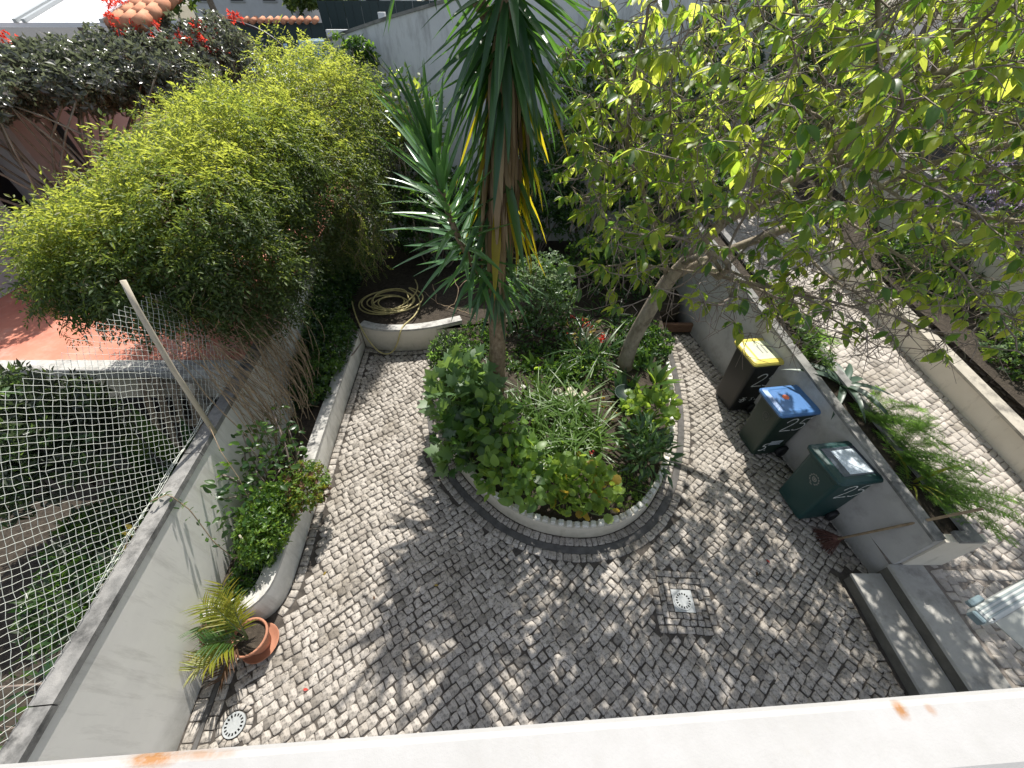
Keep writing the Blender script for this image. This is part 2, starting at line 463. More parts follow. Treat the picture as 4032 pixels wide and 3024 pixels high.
M['lid_blue'] = plain('blue_lid_plastic', (0.07, 0.17, 0.38), 0.35, 0, 0.5, 0.1, 5)
M['lid_yellow'] = plain('yellow_lid_plastic', (0.60, 0.50, 0.10), 0.4, 0, 0.5, 0.1, 5)
M['pale_lid_patch'] = plain('pale_lid_label', (0.55, 0.58, 0.40), 0.4, 0, 0.5, 0.1, 12)
M['lid_panel'] = plain('glossy_slate_lid_panel', (0.05, 0.062, 0.078), 0.22, 0, 0.6, 0.2, 12)
M['rubber'] = plain('black_rubber', (0.012, 0.012, 0.013), 0.6)
M['paint'] = plain('white_hand_paint', (0.70, 0.72, 0.70), 0.7)
M['emblem'] = plain('grey_emblem_print', (0.22, 0.22, 0.20), 0.6)
M['emblem_dim'] = plain('faded_emblem_print', (0.075, 0.08, 0.07), 0.6)
M['sticker'] = plain('pale_sticker_and_glare', (0.55, 0.62, 0.68), 0.5, 0, 0.5, 0.25, 60)  # sticker colour, also used for the painted lid glare
M['orange'] = plain('orange_sticker', (0.7, 0.16, 0.06), 0.5)
M['terracotta'] = mottled('terracotta_pot', [(0.3, (0.34, 0.15, 0.09)), (0.7, (0.46, 0.22, 0.14))], 8, 7, 0.8, 0.2)
M['broom'] = mottled('dark_red_broom_bristle', [(0.3, (0.07, 0.03, 0.025)), (0.7, (0.14, 0.07, 0.055))], 30, 5, 0.9, 0)
M['drain'] = mottled('grey_drain_plastic', [(0.3, (0.27, 0.285, 0.285)), (0.7, (0.38, 0.395, 0.395))], 8, 6, 0.6, 0.1)
M['black'] = plain('painted_drain_depth', (0.006, 0.006, 0.006), 0.9)  # near-black colour for the unlit depth below the grates
M['alu'] = plain('white_lacquered_aluminium', (0.42, 0.44, 0.43), 0.35, 0, 0.5, 0.05)
M['alu_edge'] = plain('mint_grey_aluminium', (0.25, 0.29, 0.285), 0.3, 0.2, 0.5, 0.05)
M['cap_blue'] = plain('blue_grey_end_cap', (0.14, 0.19, 0.21), 0.4)
M['canvas'] = plain('pale_grey_awning_cloth', (0.36, 0.37, 0.345), 0.9, 0, 0.2, 0.05)
M['roof_white'] = plain('white_roof_sheet', (0.82, 0.82, 0.84), 0.4, 0, 0.5, 0.04, 3)
M['rooftile'] = mottled('orange_roof_tile', [(0.3, (0.42, 0.17, 0.09)), (0.7, (0.60, 0.30, 0.18))], 8, 6, 0.85, 0.3)
M['dark_void'] = plain('painted_dark_depth', (0.012, 0.011, 0.016), 0.8)  # near-black colour painting unlit depth in the doorway and under the terrace
M['gate_green'] = plain('dark_green_sheet_metal', (0.012, 0.030, 0.032), 0.5, 0, 0.4)
M['house_white'] = plain('white_house_wall', (0.62, 0.63, 0.62), 0.9, 0, 0.2, 0.06, 3)
M['glass'] = plain('car_glass', (0.16, 0.27, 0.36), 0.1, 0, 0.8, 0.1)
M['glass_dark'] = plain('window_glass', (0.03, 0.04, 0.05), 0.08, 0, 0.8, 0.1)
M['car_white'] = plain('white_car_paint', (0.66, 0.65, 0.62), 0.25, 0, 0.6, 0.04)
M['car_blue'] = plain('pale_blue_car_paint', (0.26, 0.38, 0.48), 0.25, 0.2, 0.6, 0.04)
M['edging'] = stone_mat('white_edging_stone', (0.72, 0.71, 0.66), (0.60, 0.58, 0.52), (0.30, 0.24, 0.19), 0.62)
M['red_edging'] = plain('rusty_painted_brick', (0.42, 0.17, 0.13), 0.85, 0, 0.3, 0.4, 40)

# leaves
M['l_tree'] = leafmat('cherimoya_leaf', [(0.045, 0.095, 0.018), (0.075, 0.135, 0.025), (0.10, 0.155, 0.03)], (0.50, 0.68, 0.07), 0.55, 0.42)
M['l_tree2'] = leafmat('young_cherimoya_leaf', [(0.09, 0.14, 0.02), (0.13, 0.18, 0.03)], (0.76, 0.86, 0.12), 0.60, 0.45)
M['l_tree3'] = leafmat('dark_cherimoya_leaf', [(0.025, 0.075, 0.02), (0.045, 0.10, 0.03)], (0.26, 0.46, 0.06), 0.46, 0.38)  # darker leaf tone, spread at random through the crown
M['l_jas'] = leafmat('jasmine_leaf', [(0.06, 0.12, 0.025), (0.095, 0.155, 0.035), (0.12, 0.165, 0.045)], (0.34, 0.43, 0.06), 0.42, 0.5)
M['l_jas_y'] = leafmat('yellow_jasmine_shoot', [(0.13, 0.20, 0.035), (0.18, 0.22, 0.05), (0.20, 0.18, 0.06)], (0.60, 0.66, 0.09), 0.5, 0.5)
M['l_jas_d'] = leafmat('dark_jasmine_leaf', [(0.035, 0.075, 0.02), (0.06, 0.10, 0.03), (0.085, 0.085, 0.04)], (0.17, 0.25, 0.04), 0.35, 0.5)  # darkest of the three jasmine leaf tones
M['l_boug'] = leafmat('bougainvillea_leaf', [(0.08, 0.095, 0.07), (0.12, 0.12, 0.10), (0.14, 0.115, 0.115)], (0.22, 0.26, 0.14), 0.3, 0.28, 0.8)
M['l_red'] = leafmat('red_bract', [(0.50, 0.03, 0.04), (0.62, 0.07, 0.04)], (0.9, 0.10, 0.06), 0.5, 0.5)
M['l_yucca'] = leafmat('yucca_leaf', [(0.025, 0.07, 0.035), (0.04, 0.095, 0.045), (0.05, 0.11, 0.04)], (0.16, 0.36, 0.05), 0.3, 0.32, 0.6)
M['l_yucca_b'] = leafmat('blue_green_yucca_leaf', [(0.07, 0.165, 0.075), (0.10, 0.21, 0.085)], (0.26, 0.54, 0.08), 0.28, 0.26, 0.8)
M['l_yucca_y'] = leafmat('yellow_yucca_leaf', [(0.18, 0.17, 0.02), (0.32, 0.25, 0.02), (0.36, 0.24, 0.03)], (0.85, 0.70, 0.03), 0.5, 0.4)
M['l_yucca_d'] = leafmat('dry_yucca_leaf', [(0.20, 0.13, 0.08), (0.30, 0.21, 0.13), (0.38, 0.29, 0.19)], (0.3, 0.2, 0.1), 0.2, 0.6, 0.2)
M['l_lobe'] = leafmat('grey_green_lobed_leaf', [(0.08, 0.15, 0.065), (0.13, 0.21, 0.095)], (0.32, 0.50, 0.10), 0.38, 0.45)
M['l_bright'] = leafmat('bright_green_leaf', [(0.10, 0.19, 0.04), (0.16, 0.26, 0.06)], (0.48, 0.66, 0.08), 0.45, 0.42)
M['l_geran'] = leafmat('geranium_leaf', [(0.09, 0.17, 0.03), (0.14, 0.23, 0.05), (0.19, 0.26, 0.07)], (0.46, 0.64, 0.08), 0.45, 0.55)
M['l_geran_y'] = leafmat('yellowing_geranium_leaf', [(0.28, 0.24, 0.05), (0.32, 0.20, 0.05)], (0.7, 0.5, 0.05), 0.45, 0.55)
M['l_grass'] = leafmat('strap_grass_leaf', [(0.06, 0.13, 0.025), (0.11, 0.18, 0.04)], (0.30, 0.46, 0.05), 0.36, 0.4)
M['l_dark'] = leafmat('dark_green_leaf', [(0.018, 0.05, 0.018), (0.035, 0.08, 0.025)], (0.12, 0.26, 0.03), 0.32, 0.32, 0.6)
M['l_mid'] = leafmat('mid_green_leaf', [(0.035, 0.085, 0.018), (0.06, 0.12, 0.025)], (0.22, 0.40, 0.04), 0.38, 0.4)
M['l_pale'] = leafmat('pale_variegated_leaf', [(0.11, 0.19, 0.09), (0.20, 0.28, 0.16)], (0.34, 0.46, 0.22), 0.36, 0.4)
M['l_olive'] = leafmat('grey_olive_leaf', [(0.045, 0.06, 0.04), (0.075, 0.09, 0.06)], (0.12, 0.18, 0.06), 0.28, 0.35, 0.6)
M['l_palm'] = leafmat('yellow_green_palm_leaflet', [(0.13, 0.16, 0.02), (0.22, 0.23, 0.03), (0.26, 0.2, 0.03)], (0.55, 0.58, 0.05), 0.42, 0.4)
M['l_brown'] = leafmat('withered_brown_leaf', [(0.09, 0.05, 0.03), (0.16, 0.09, 0.06)], (0.2, 0.1, 0.05), 0.2, 0.7, 0.2)
M['l_fern'] = leafmat('asparagus_fern_needle', [(0.07, 0.17, 0.035), (0.13, 0.25, 0.06)], (0.40, 0.66, 0.12), 0.5, 0.5)
M['l_agave'] = leafmat('grey_green_agave_leaf', [(0.06, 0.10, 0.075), (0.08, 0.12, 0.09)], (0.1, 0.2, 0.08), 0.15, 0.4)
M['l_white'] = leafmat('white_flower_petal', [(0.62, 0.55, 0.47), (0.7, 0.66, 0.58)], (0.6, 0.55, 0.45), 0.4, 0.6)
M['l_far'] = leafmat('distant_tree_leaf', [(0.04, 0.08, 0.02), (0.07, 0.11, 0.03)], (0.18, 0.30, 0.05), 0.35, 0.5)
M['l_far_d'] = leafmat('distant_dark_tree_leaf', [(0.025, 0.05, 0.025), (0.045, 0.07, 0.04)], (0.09, 0.16, 0.05), 0.3, 0.5)
M['l_lilac'] = leafmat('lilac_wisteria_petal', [(0.36, 0.28, 0.46), (0.46, 0.38, 0.55)], (0.5, 0.4, 0.6), 0.4, 0.6)

# ------------------------------------------------------------------ leaf templates (base at the origin, tip along +Y, length 1)
def T_leaf(width=0.42, rows=5, droop=0.22, fold=0.10, prof='ovate', cols=2):
    V = []; F = []
    for i in range(rows + 1):
        t = i / rows
        if prof == 'ovate': w = math.sin(math.pi * min(1, t ** 0.8)) ** 0.75 if 0 < t < 1 else 0.02
        elif prof == 'strap': w = min(1.0, 0.55 + 1.6 * t) * (1 - max(0, t - 0.45) / 0.55) ** 0.75 if t < 1 else 0.01
        elif prof == 'lance': w = math.sin(math.pi * t ** 0.6) if 0 < t < 1 else 0.03
        w *= width / 2
        a = droop * t * 1.6
        y = t * (1 - 0.18 * droop * t); z = -droop * t * t
        V += [(-w, y, z + fold * w * 2), (0, y, z), (w, y, z + fold * w * 2)]
    for i in range(rows):
        a = i * 3; b = a + 3
        F += [(a, a+1, b+1, b), (a+1, a+2, b+2, b+1)]
    return np.array(V, float), np.array(F, int)
def T_diamond(width=0.45, fold=0.12):
    V = [(0, 0, 0), (width/2, 0.45, fold), (0, 1, -0.05), (-width/2, 0.45, fold)]
    return np.array(V, float), np.array([(0, 1, 2), (0, 2, 3)], int)
def T_outline(pts, cz=-0.06):
    V = [(0, 0.35, cz)] + [(x, y, z) for x, y, z in pts]
    n = len(pts)
    return np.array(V, float), np.array([(0, 1+i, 1+(i+1) % n) for i in range(n)], int)
def T_lobed():
    o = [(0, 0), (.12, .10), (.34, .02), (.30, .2), (.52, .30), (.33, .40), (.46, .66), (.22, .62), (.14, .78), (0, 1.0)]
    p = [(x, y, -0.10*(x*x+y*y)) for x, y in o] + [(-x, y, -0.10*(x*x+y*y)) for x, y in o[-2:0:-1]]
    return T_outline(p, 0.02)
def T_round():
    p = []
    for k in range(18):
        a = -math.pi/2 + (k + .5) * 2 * math.pi / 18
        r_ = 0.5 * (1 + 0.07 * (1 if k % 2 else -1))
        p.append((r_*math.cos(a), 0.45 + r_*math.sin(a), 0.05 + 0.03 * (k % 3)))
    return T_outline(p, -0.04)
def join_T(parts):
    V = []; F = []; n = 0
    for v, f in parts:
        V.append(v); F.append(f + n); n += len(v)
    return np.concatenate(V), np.concatenate(F)
def place_T(T, pos, axis, up, s):
    r = frames(np.array([axis], float), np.array([up], float))[0]
    return (T[0] * s) @ r.T + np.array(pos), T[1]
def T_spray(n=9, leaf=0.26, width=0.36, seed=0, curl=0.5):
    """a short arching shoot with leaflets either side, length about 1"""
    g = np.random.default_rng(seed); d = T_diamond(width); out = []
    for i in range(n):
        t = (i + 0.5) / n
        p = np.array([0.06 * math.sin(3*t + seed), t, 0.18*t - curl*t*t])
        s = (-1) ** i
        ax = np.array([s * 0.9, 0.55, g.normal(0, 0.35) - curl*t]); up = np.array([g.normal(0, .5), g.normal(0, .4), 1])
        out.append(place_T(d, p, ax, up, leaf * (1 - 0.35*t) * g.uniform(.8, 1.2)))
    out.append(place_T(d, (0, 0.97, 0.15-curl), (0, 1, -curl*1.2), (0, 0, 1), leaf))
    return join_T(out)
def T_cluster(n=6, leaf=0.6, width=0.5, seed=0):
    g = np.random.default_rng(seed); d = T_diamond(width); out = []
    for i in range(n):
        a = g.uniform(0, 6.28); e = g.uniform(-.4, .9)
        out.append(place_T(d, g.normal(0, .12, 3), (math.cos(a)*math.cos(e), math.sin(a)*math.cos(e), math.sin(e)), (g.normal(0,.5), g.normal(0,.5), 1), leaf*g.uniform(.7, 1.2)))
    return join_T(out)

T_OV = [T_leaf(0.46, 5, d, f) for d, f in ((0.10, .10), (0.28, .14), (0.45, .08), (0.2, .2))]
T_OVW = [T_leaf(0.62, 5, d, f) for d, f in ((0.10, .06), (0.25, .10), (0.4, .05))]
T_ST = [T_leaf(0.085, 7, d, .25, 'strap') for d in (0.03, 0.10, 0.22)]
T_STW = [T_leaf(0.10, 6, d, .2, 'strap') for d in (0.25, 0.5, 0.8)]
T_GR = [T_leaf(0.045, 6, d, .15, 'strap') for d in (0.25, 0.5, 0.85)]
T_LO = [T_lobed()]
T_RO = [T_round()]
T_LA = [T_leaf(0.26, 4, d, .12, 'lance') for d in (0.1, 0.3)]
T_D = T_diamond()

def rand_dirs(n, zmin=-1.0, zmax=1.0):
    z = rng.uniform(zmin, zmax, n); a = rng.uniform(0, 2*np.pi, n); r_ = np.sqrt(1 - z*z)
    return np.stack([r_*np.cos(a), r_*np.sin(a), z], 1)
def lump(p, k=1.0, seed=0.0):
    return (np.sin(p[:, 0]*2.3*k+seed) * np.sin(p[:, 1]*2.9*k+1.3*seed+1) + np.sin(p[:, 2]*3.7*k+seed*2+2) * np.sin((p[:, 0]+p[:, 1])*3.1*k)) * 0.5
def blob_shell(c, r_, n, depth=0.35, seed=0.0, zmin=-0.8, k=1.0, lumpy=0.18):
    """points in the outer layer of a lumpy ellipsoid, with outward normals"""
    d = rand_dirs(n, zmin); c = np.array(c); r_ = np.array(r_)
    f = 1 - depth * rng.random(n) ** 1.6
    p = d * r_ * f[:, None]
    p = p * (1 + lumpy * lump((d*r_ + c), 1.6*k, seed))[:, None]
    return p + c, nrm(d / r_)

# ------------------------------------------------------------------ the setting: ground
def zdrive(x, y):
    return 0.36 if y < 1.9 else 0.36 + 0.16 * (y - 1.9)
WX = lambda y: -3.03 - 0.084 * y          # courtyard face of the tall left wall
PX = lambda y: 4.55 - 0.13 * y            # courtyard face of the right planter

g = MB()
g.quad((-400, -60, -0.35), (400, -60, -0.35), (400, 600, -0.35), (-400, 600, -0.35))
tag(g.build('ground', M['ground']), kind='structure')
g = MB()
g.quad((-60, 12.3, 2.1), (60, 12.3, 2.1), (60, 60, 3.2), (-60, 60, 3.2))
g.quad((60, 12.3, 2.1), (-60, 12.3, 2.1), (-60, 12.3, -0.35), (60, 12.3, -0.35))
tag(g.build('street', M['asphalt']), kind='structure')
g = MB()
nn = 26
g.prism([(-3.3, -1.5), (4.3, -1.5), (4.3, 6.4), (-3.7, 6.4)], -0.2, -0.014)
court = tag(g.build('courtyard_paving', M['joint']), kind='structure')
ys = [-1.5, 1.9, 4, 6, 8, 10, 12.4]
g = MB()
vs = []
for y in ys:
    vs += [(4.2 if y < 1.95 else max(PX(y), 3.2), y, zdrive(0, y) - 0.010), (9.0, y, zdrive(0, y) - 0.010)]
g.add(vs, [(2*i, 2*i+1, 2*i+3, 2*i+2) for i in range(len(ys)-1)])
drive = tag(g.build('driveway_paving', M['joint_drive']), kind='structure')

# ---- cobbles
def cobble_rows(xmin, xmax, ymin, ymax, ang, size, wr=(0.8, 1.3)):
    """irregular courses of stones: list of quads (4,2)"""
    c, s = math.cos(ang), math.sin(ang)
    ctr = np.array([(xmin+xmax)/2, (ymin+ymax)/2]); rad = math.hypot(xmax-xmin, ymax-ymin)/2 + .2
    out = []; v = -rad; r0 = rng.normal(0, 1, 6)
    while v < rad:
        h = size * rng.uniform(0.9, 1.12); u = -rad + rng.uniform(-size, 0)
        while u < rad:
            w = size * rng.uniform(*wr)
            q = np.array([(u, v), (u+w, v), (u+w, v+h), (u, v+h)])
            q[:, 1] += 0.05*np.sin(q[:, 0]*1.1+r0[0]) + 0.02*np.sin(q[:, 0]*2.7+r0[1])
            out.append(q)
            u += w
        v += h
    Q = np.array(out)
    Q = np.stack([Q[..., 0]*c - Q[..., 1]*s, Q[..., 0]*s + Q[..., 1]*c], -1) + ctr
    m = Q.mean(1)
    k = (m[:, 0] > xmin) & (m[:, 0] < xmax) & (m[:, 1] > ymin) & (m[:, 1] < ymax)
    return Q[k]
def border_row(P, off, width, size):
    """one course of stones laid along a path"""
    a = offset(P, off); b = offset(P, off + width)
    d = np.r_[0, np.cumsum(np.linalg.norm(np.diff(a, axis=0), axis=1))]
    s = 0; out = []
    f = lambda A, t: np.array([np.interp(t, d, A[:, 0]), np.interp(t, d, A[:, 1])])
    while s < d[-1] - size*.5:
        e = min(s + size*rng.uniform(.8, 1.35), d[-1])
        out.append([f(a, s), f(a, e), f(b, e), f(b, s)]); s = e
    Q = np.array(out)
    ar = 0.5*((Q[:, 1]-Q[:, 0])[:, 0]*(Q[:, 3]-Q[:, 0])[:, 1] - (Q[:, 1]-Q[:, 0])[:, 1]*(Q[:, 3]-Q[:, 0])[:, 0])
    Q[ar < 0] = Q[ar < 0][:, ::-1]
    return Q
def stone_geo(Q, gap, zf, jit=0.009, rough=1.0, depth=0.045):
    """eight-sided stones with a worn shoulder; returns V (N,24,3) and faces"""
    n = len(Q)
    c = Q.mean(1, keepdims=True)
    Q = Q + rng.normal(0, 1, Q.shape).clip(-1.6, 1.6)*jit
    e = np.linalg.norm(Q - c, axis=-1, keepdims=True)
    Q = c + (Q - c) * (1 - (gap * rng.uniform(.7, 1.6, (n, 1, 1))) / e)
    nx = np.roll(Q, -1, 1); pv = np.roll(Q, 1, 1)
    k1 = rng.uniform(.04, .22, (n, 4, 1)) * rough; k2 = rng.uniform(.04, .22, (n, 4, 1)) * rough
    O = np.empty((n, 8, 2)); O[:, 0::2] = Q + (pv - Q) * k1; O[:, 1::2] = Q + (nx - Q) * k2
    O[:, 0::2] = O[:, 0::2]*.8 + (Q + (nx-Q)*.0)*.2; O[:, 1::2] = O[:, 1::2]*.8 + Q*.2
    z0 = zf(c[:, 0, 0], c[:, 0, 1])
    sl = (zf(c[:, 0, 0], c[:, 0, 1] + .05) - z0)/.05
    top = z0 + rng.normal(0, .0018, n)
    tilt = rng.normal(0, .014, (n, 2))
    V = np.empty((n, 24, 3))
    inn = c + (O - c) * rng.uniform(.86, .94, (n, 1, 1))
    V[:, :8, :2] = O; V[:, :8, 2] = (z0 - depth)[:, None]
    V[:, 8:16, :2] = O; V[:, 8:16, 2] = (top - .0065)[:, None] + ((O - c) * tilt[:, None]).sum(-1)
    V[:, :8, 2] += 0
    V[:, 16:, :2] = inn; V[:, 16:, 2] = top[:, None] + ((inn - c) * tilt[:, None]).sum(-1) + rng.normal(0, .0012, (n, 8))
    V[..., 2] += sl[:, None] * (V[..., 1] - c[:, :, 1])
    return V
ST_F = [(i, (i+1) % 8, 8+(i+1) % 8, 8+i) for i in range(8)] + [(8+i, 8+(i+1) % 8, 16+(i+1) % 8, 16+i) for i in range(8)] + \
       [(16, 17, 18, 19), (16, 19, 20, 23), (20, 21, 22, 23)]
ST_F = np.array(ST_F)
def lay(parent, Q, gap, zf, mat, limit=300, **kw):
    V = stone_geo(Q, gap, zf, **kw); n = len(V)
    p = V[:, 16:].mean(1)
    d = (p[:, 1] + (4.8 - p[:, 2])) * .7071
    u = np.abs(p[:, 0]) / d; v = (p[:, 1] - (4.8 - p[:, 2])) * .7071 / d
    size = np.where((u < 1.33) & (v > -0.93) & (v < 1), 1/d**2 * (4.8 - p[:, 2])/np.linalg.norm(p - CAM, axis=1), 0)
    order = np.argsort(-size)
    pinv = pmat(parent).inverted()
    for i in order[:limit]:
        ctr = p[i]
        me = np_mesh('cobble', V[i] - ctr, ST_F, mat)
        o = bpy.data.objects.new('cobble', me); COL.objects.link(o)
        o.parent = parent; o.location = ctr.tolist()
    rest = order[limit:]
    if len(rest):
        W = V[rest].reshape(-1, 3)
        F = (ST_F[None] + (np.arange(len(rest))*24)[:, None, None]).reshape(-1, 4)
        o = link('cobble_field', np_mesh('cobble_field', W, F, mat), parent); o['kind'] = 'stuff'

# bed outline (right-hand side of travel is the courtyard): from the back left round the front to the back right
BED = smooth_path([(-0.98, 6.02), (-1.22, 5.2), (-1.24, 4.2), (-0.92, 3.25), (-0.42, 2.62), (0.12, 2.20), (0.76, 2.04), (1.32, 2.11), (1.84, 2.45), (2.26, 3.12), (2.60, 4.05), (2.82, 5.15), (2.96, 6.4)], 0.06)
BACK = smooth_path([(-2.86, 5.86), (-2.55, 5.74), (-2.2, 5.70), (-1.6, 5.76), (-0.95, 6.02)], 0.06)
LPL = np.array([(-2.55, 1.50), (-2.64, 2.6), (-2.74, 3.7), (-2.86, 5.6)])
LPLC = smooth_path([(-3.14, 1.06), (-2.88, 1.08), (-2.68, 1.16), (-2.57, 1.32), (-2.555, 1.55), (-2.64, 2.6), (-2.74, 3.7), (-2.88, 5.9)], 0.07)
RPL = np.array([(PX(1.62), 1.62), (PX(3), 3), (PX(6.5), 6.5)])
LW = np.array([(WX(-1.5), -1.5), (WX(1.1), 1.1)])
DR1 = np.array([1.93, 1.34]); DR2 = np.array([-2.60, 0.29])

region = np.vstack([[(3.86, -1.4), (3.86, 1.6), (PX(1.62), 1.62), (PX(6.2), 6.2), (2.95, 6.2)], BED[::-1], BACK[::-1], LPLC[::-1], [(WX(1.05), 1.05), (WX(-1.4), -1.4)]])
Q = cobble_rows(-3.4, 4.4, -0.3, 6.4, R(38), 0.088)
c = Q.mean(1)
ring = offset(BED, -0.27)
keep = in_poly(c, region)
keep &= dist_path(c, BED) > 0.33
keep &= (dist_path(c, LPLC) > 0.16) & (dist_path(c, BACK) > 0.16) & (dist_path(c, LW) > 0.30)
keep &= (dist_path(c, RPL) > 0.13) & ((c[:, 0] < 3.80) | (c[:, 1] > 1.68))
def rot2(p, a): return np.stack([p[:, 0]*math.cos(a)-p[:, 1]*math.sin(a), p[:, 0]*math.sin(a)+p[:, 1]*math.cos(a)], 1)
cd = rot2(c - DR1, R(4))
keep &= ~((np.abs(cd[:, 0]) < .33) & (np.abs(cd[:, 1]) < .33))
keep &= np.linalg.norm(c - DR2, axis=1) > 0.165
Qs = [Q[keep]]
Qs.append(border_row(BED, -0.115, 0.105, 0.085))
Qs.append(border_row(BED, -0.305, 0.10, 0.09))
Qs.append(border_row(LPLC[8:], -0.12, 0.10, 0.10))
Qs.append(border_row(BACK, -0.12, 0.10, 0.10))
Qs.append(border_row(LW, -0.13, 0.11, 0.13))
Qs.append(border_row(LW, -0.28, 0.10, 0.10))
Qs.append(border_row(np.array([(3.84, -0.3), (3.84, 1.6)]), 0.0, 0.09, 0.10))
Qs.append(border_row(RPL, 0.01, 0.10, 0.10))
def square_ring(ctr, r0, r1, size, a, tri=False):
    out = []
    for k in range(4):
        n = max(2, int(round((r0 + r1) / size))); xs = np.linspace(-r0, r1, n + 1) if not tri else np.linspace(-r0, r1, n+1)
        xs[1:-1] += rng.normal(0, size*.08, n-1)
        for x0, x1 in zip(xs[:-1], xs[1:]):
            sk = (rng.uniform(-.5, .5)*size if tri else 0)
            q = np.array([(x0, r0), (x1, r0), (np.clip(x1+sk, -r0, r1), r1), (np.clip(x0+sk, -r0, r1), r1)])
            out.append(rot2(q, a + k*math.pi/2) + ctr)
    return np.array(out)
Qs.append(square_ring(DR1, .117, .182, .075, R(-3)))
Qs.append(square_ring(DR1, .183, .247, .08, R(-3), True))
Qs.append(square_ring(DR1, .250, .325, .095, R(-3)))
# small fan of stones about the second drain
for r0, r1, n in ((.106, .165, 15),):
    a = np.linspace(0, 2*np.pi, n+1)
    Qs.append(np.array([[DR2 + r0*np.array([math.cos(p), math.sin(p)]), DR2 + r1*np.array([math.cos(p), math.sin(p)]), DR2 + r1*np.array([math.cos(q), math.sin(q)]), DR2 + r0*np.array([math.cos(q), math.sin(q)])] for p, q in zip(a[:-1], a[1:])]))
nf = len(Qs[0])
Q = np.concatenate(Qs)
jt = np.full((len(Q), 1, 1), 0.0035); jt[:nf] = 0.008
lay(court, Q, 0.0040, lambda x, y: x*0, M['stone'], jit=jt)
# dark cement band round the bed
b_ = MB(); wall_path(b_, offset(BED, -0.208), 0.088, -0.08, -0.005)
b_.build('cement_band', M['basalt'], court)
b_ = MB(); wall_path(b_, offset(LW, -0.175), 0.04, -0.08, -0.008)
b_.build('cement_band', M['basalt'], court)

zd = lambda x, y: np.where(y < 1.9, 0.36, 0.36 + 0.16*(y-1.9))
Q = cobble_rows(4.2, 7.8, -0.3, 11.5, R(24), 0.088, (0.9, 1.4))
c = Q.mean(1)
keep = ((c[:, 0] > 4.66) | (c[:, 1] > 1.75)) & (c[:, 0] > np.where(c[:, 1] > 1.62, 4.55-.13*c[:, 1] + .50, 4.62)) & (c[:, 0] < 7.72)
keep &= ~((c[:, 0] < 4.80) & (c[:, 1] < 1.6))
keep &= ~((np.abs(c[:, 1] - 1.5) < .1) & (c[:, 0] > 4.6))
lay(drive, np.concatenate([Q[keep], border_row(np.array([(4.60, -0.3), (4.60, 1.55)]), -0.20, 0.10, .10), border_row(np.array([(4.60, -0.3), (4.60, 1.55)]), -0.10, 0.095, .10),
     border_row(np.array([(4.6, 1.44), (7.7, 1.44)]), 0.0, 0.11, .12)]), 0.0028, zd, M['stone_drive'], depth=.04, rough=.6)

# steps up to the driveway level
st = empty('garden_steps', (4.1, 0.5, 0), 'two grey cement steps rising from the courtyard at the bottom right', 'steps')
b_ = MB(); b_.bbox((3.865, -1.4, 0.135), (4.20, 1.575, 0.18), .006); b_.build('tread', M['step'], st)
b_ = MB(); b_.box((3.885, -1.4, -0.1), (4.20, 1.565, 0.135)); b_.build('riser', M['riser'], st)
b_ = MB(); b_.bbox((4.185, -1.4, 0.315), (4.565, 1.61, 0.362), .006); b_.build('tread', M['step'], st)
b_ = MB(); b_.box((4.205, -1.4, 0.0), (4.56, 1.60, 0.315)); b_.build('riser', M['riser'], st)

# ------------------------------------------------------------------ walls
# tall white wall at the left
t = empty('boundary_wall', (WX(3), 3, 0), 'tall white boundary wall with dark cement coping under the netting', 'wall')
P = resample([(WX(-1.6), -1.6), (WX(11.5), 11.5)], 0.5)
b_ = MB(); wall_path(b_, P, 0.13, -0.35, 1.44); b_.build('wall', M['plaster'], t)
for a, e in ((-1.6, 0.3), (0.3, 2.3), (2.3, 4.2), (4.2, 6.2), (6.2, 8.8), (8.8, 11.5)):
    Pc = resample([(WX(a)+.012, a+.004), (WX(e)+.012, e-.004)], 0.4)
    b_ = MB(); wall_path(b_, Pc, 0.155, 1.442, 1.50); b_.build('coping', M['coping'], t)

# low planter wall
t = empty('planter_wall', (-2.6, 3, 0), 'low white planter wall with rounded end running along the left of the courtyard', 'planter wall')
b_ = MB(); wall_path(b_, LPLC, 0.15, -0.1, 0.37); b_.build('wall', M['plaster'], t)
b_ = MB(); wall_path(b_, offset(LPLC, -0.006), 0.165, 0.372, 0.405); b_.build('coping', M['coping_light'], t)
# curved back planter
t = empty('planter_wall', (-1.9, 5.75, 0), 'cream curved planter wall across the back of the courtyard below the hose', 'planter wall')
b_ = MB(); wall_path(b_, BACK, 0.14, -0.1, 0.46); b_.build('wall', M['plaster_cream'], t)
b_ = MB(); wall_path(b_, offset(BACK, -0.008), 0.165, 0.462, 0.50); b_.build('coping', M['coping_light'], t)
# bed curb with edging stones
bc = empty('bed_curb', (0.8, 2.04, 0), 'low beige curb with white edging stones round the oval flower bed', 'curb')
b_ = MB(); wall_path(b_, BED, 0.085, -0.1, 0.245); b_.build('curb', M['plaster_cream'], bc)
ep = offset(BED, 0.048); ep = resample(ep, 0.098)
et = np.gradient(ep, axis=0)
pinv = pmat(bc).inverted()
for i in range(8, len(ep) - 4):
    if rng.random() < .06: continue
    a = math.atan2(et[i][1], et[i][0]); w = rng.uniform(.030, .038)
    Mx = Matrix.Translation((ep[i][0], ep[i][1], 0.225)) @ Matrix.Rotation(a + rng.normal(0, .08), 4, 'Z') @ Matrix.Rotation(rng.normal(0, .06), 4, 'X')
    b_ = MB(); b_.bbox((-w, -.036, 0), (w, .036, rng.uniform(.055, .07)), .011)
    o = b_.build('edging_stone', M['red_edging'] if i in (104, 106, 109) else M['edging'], None)
    o.parent = bc; o.matrix_basis = pinv @ Mx

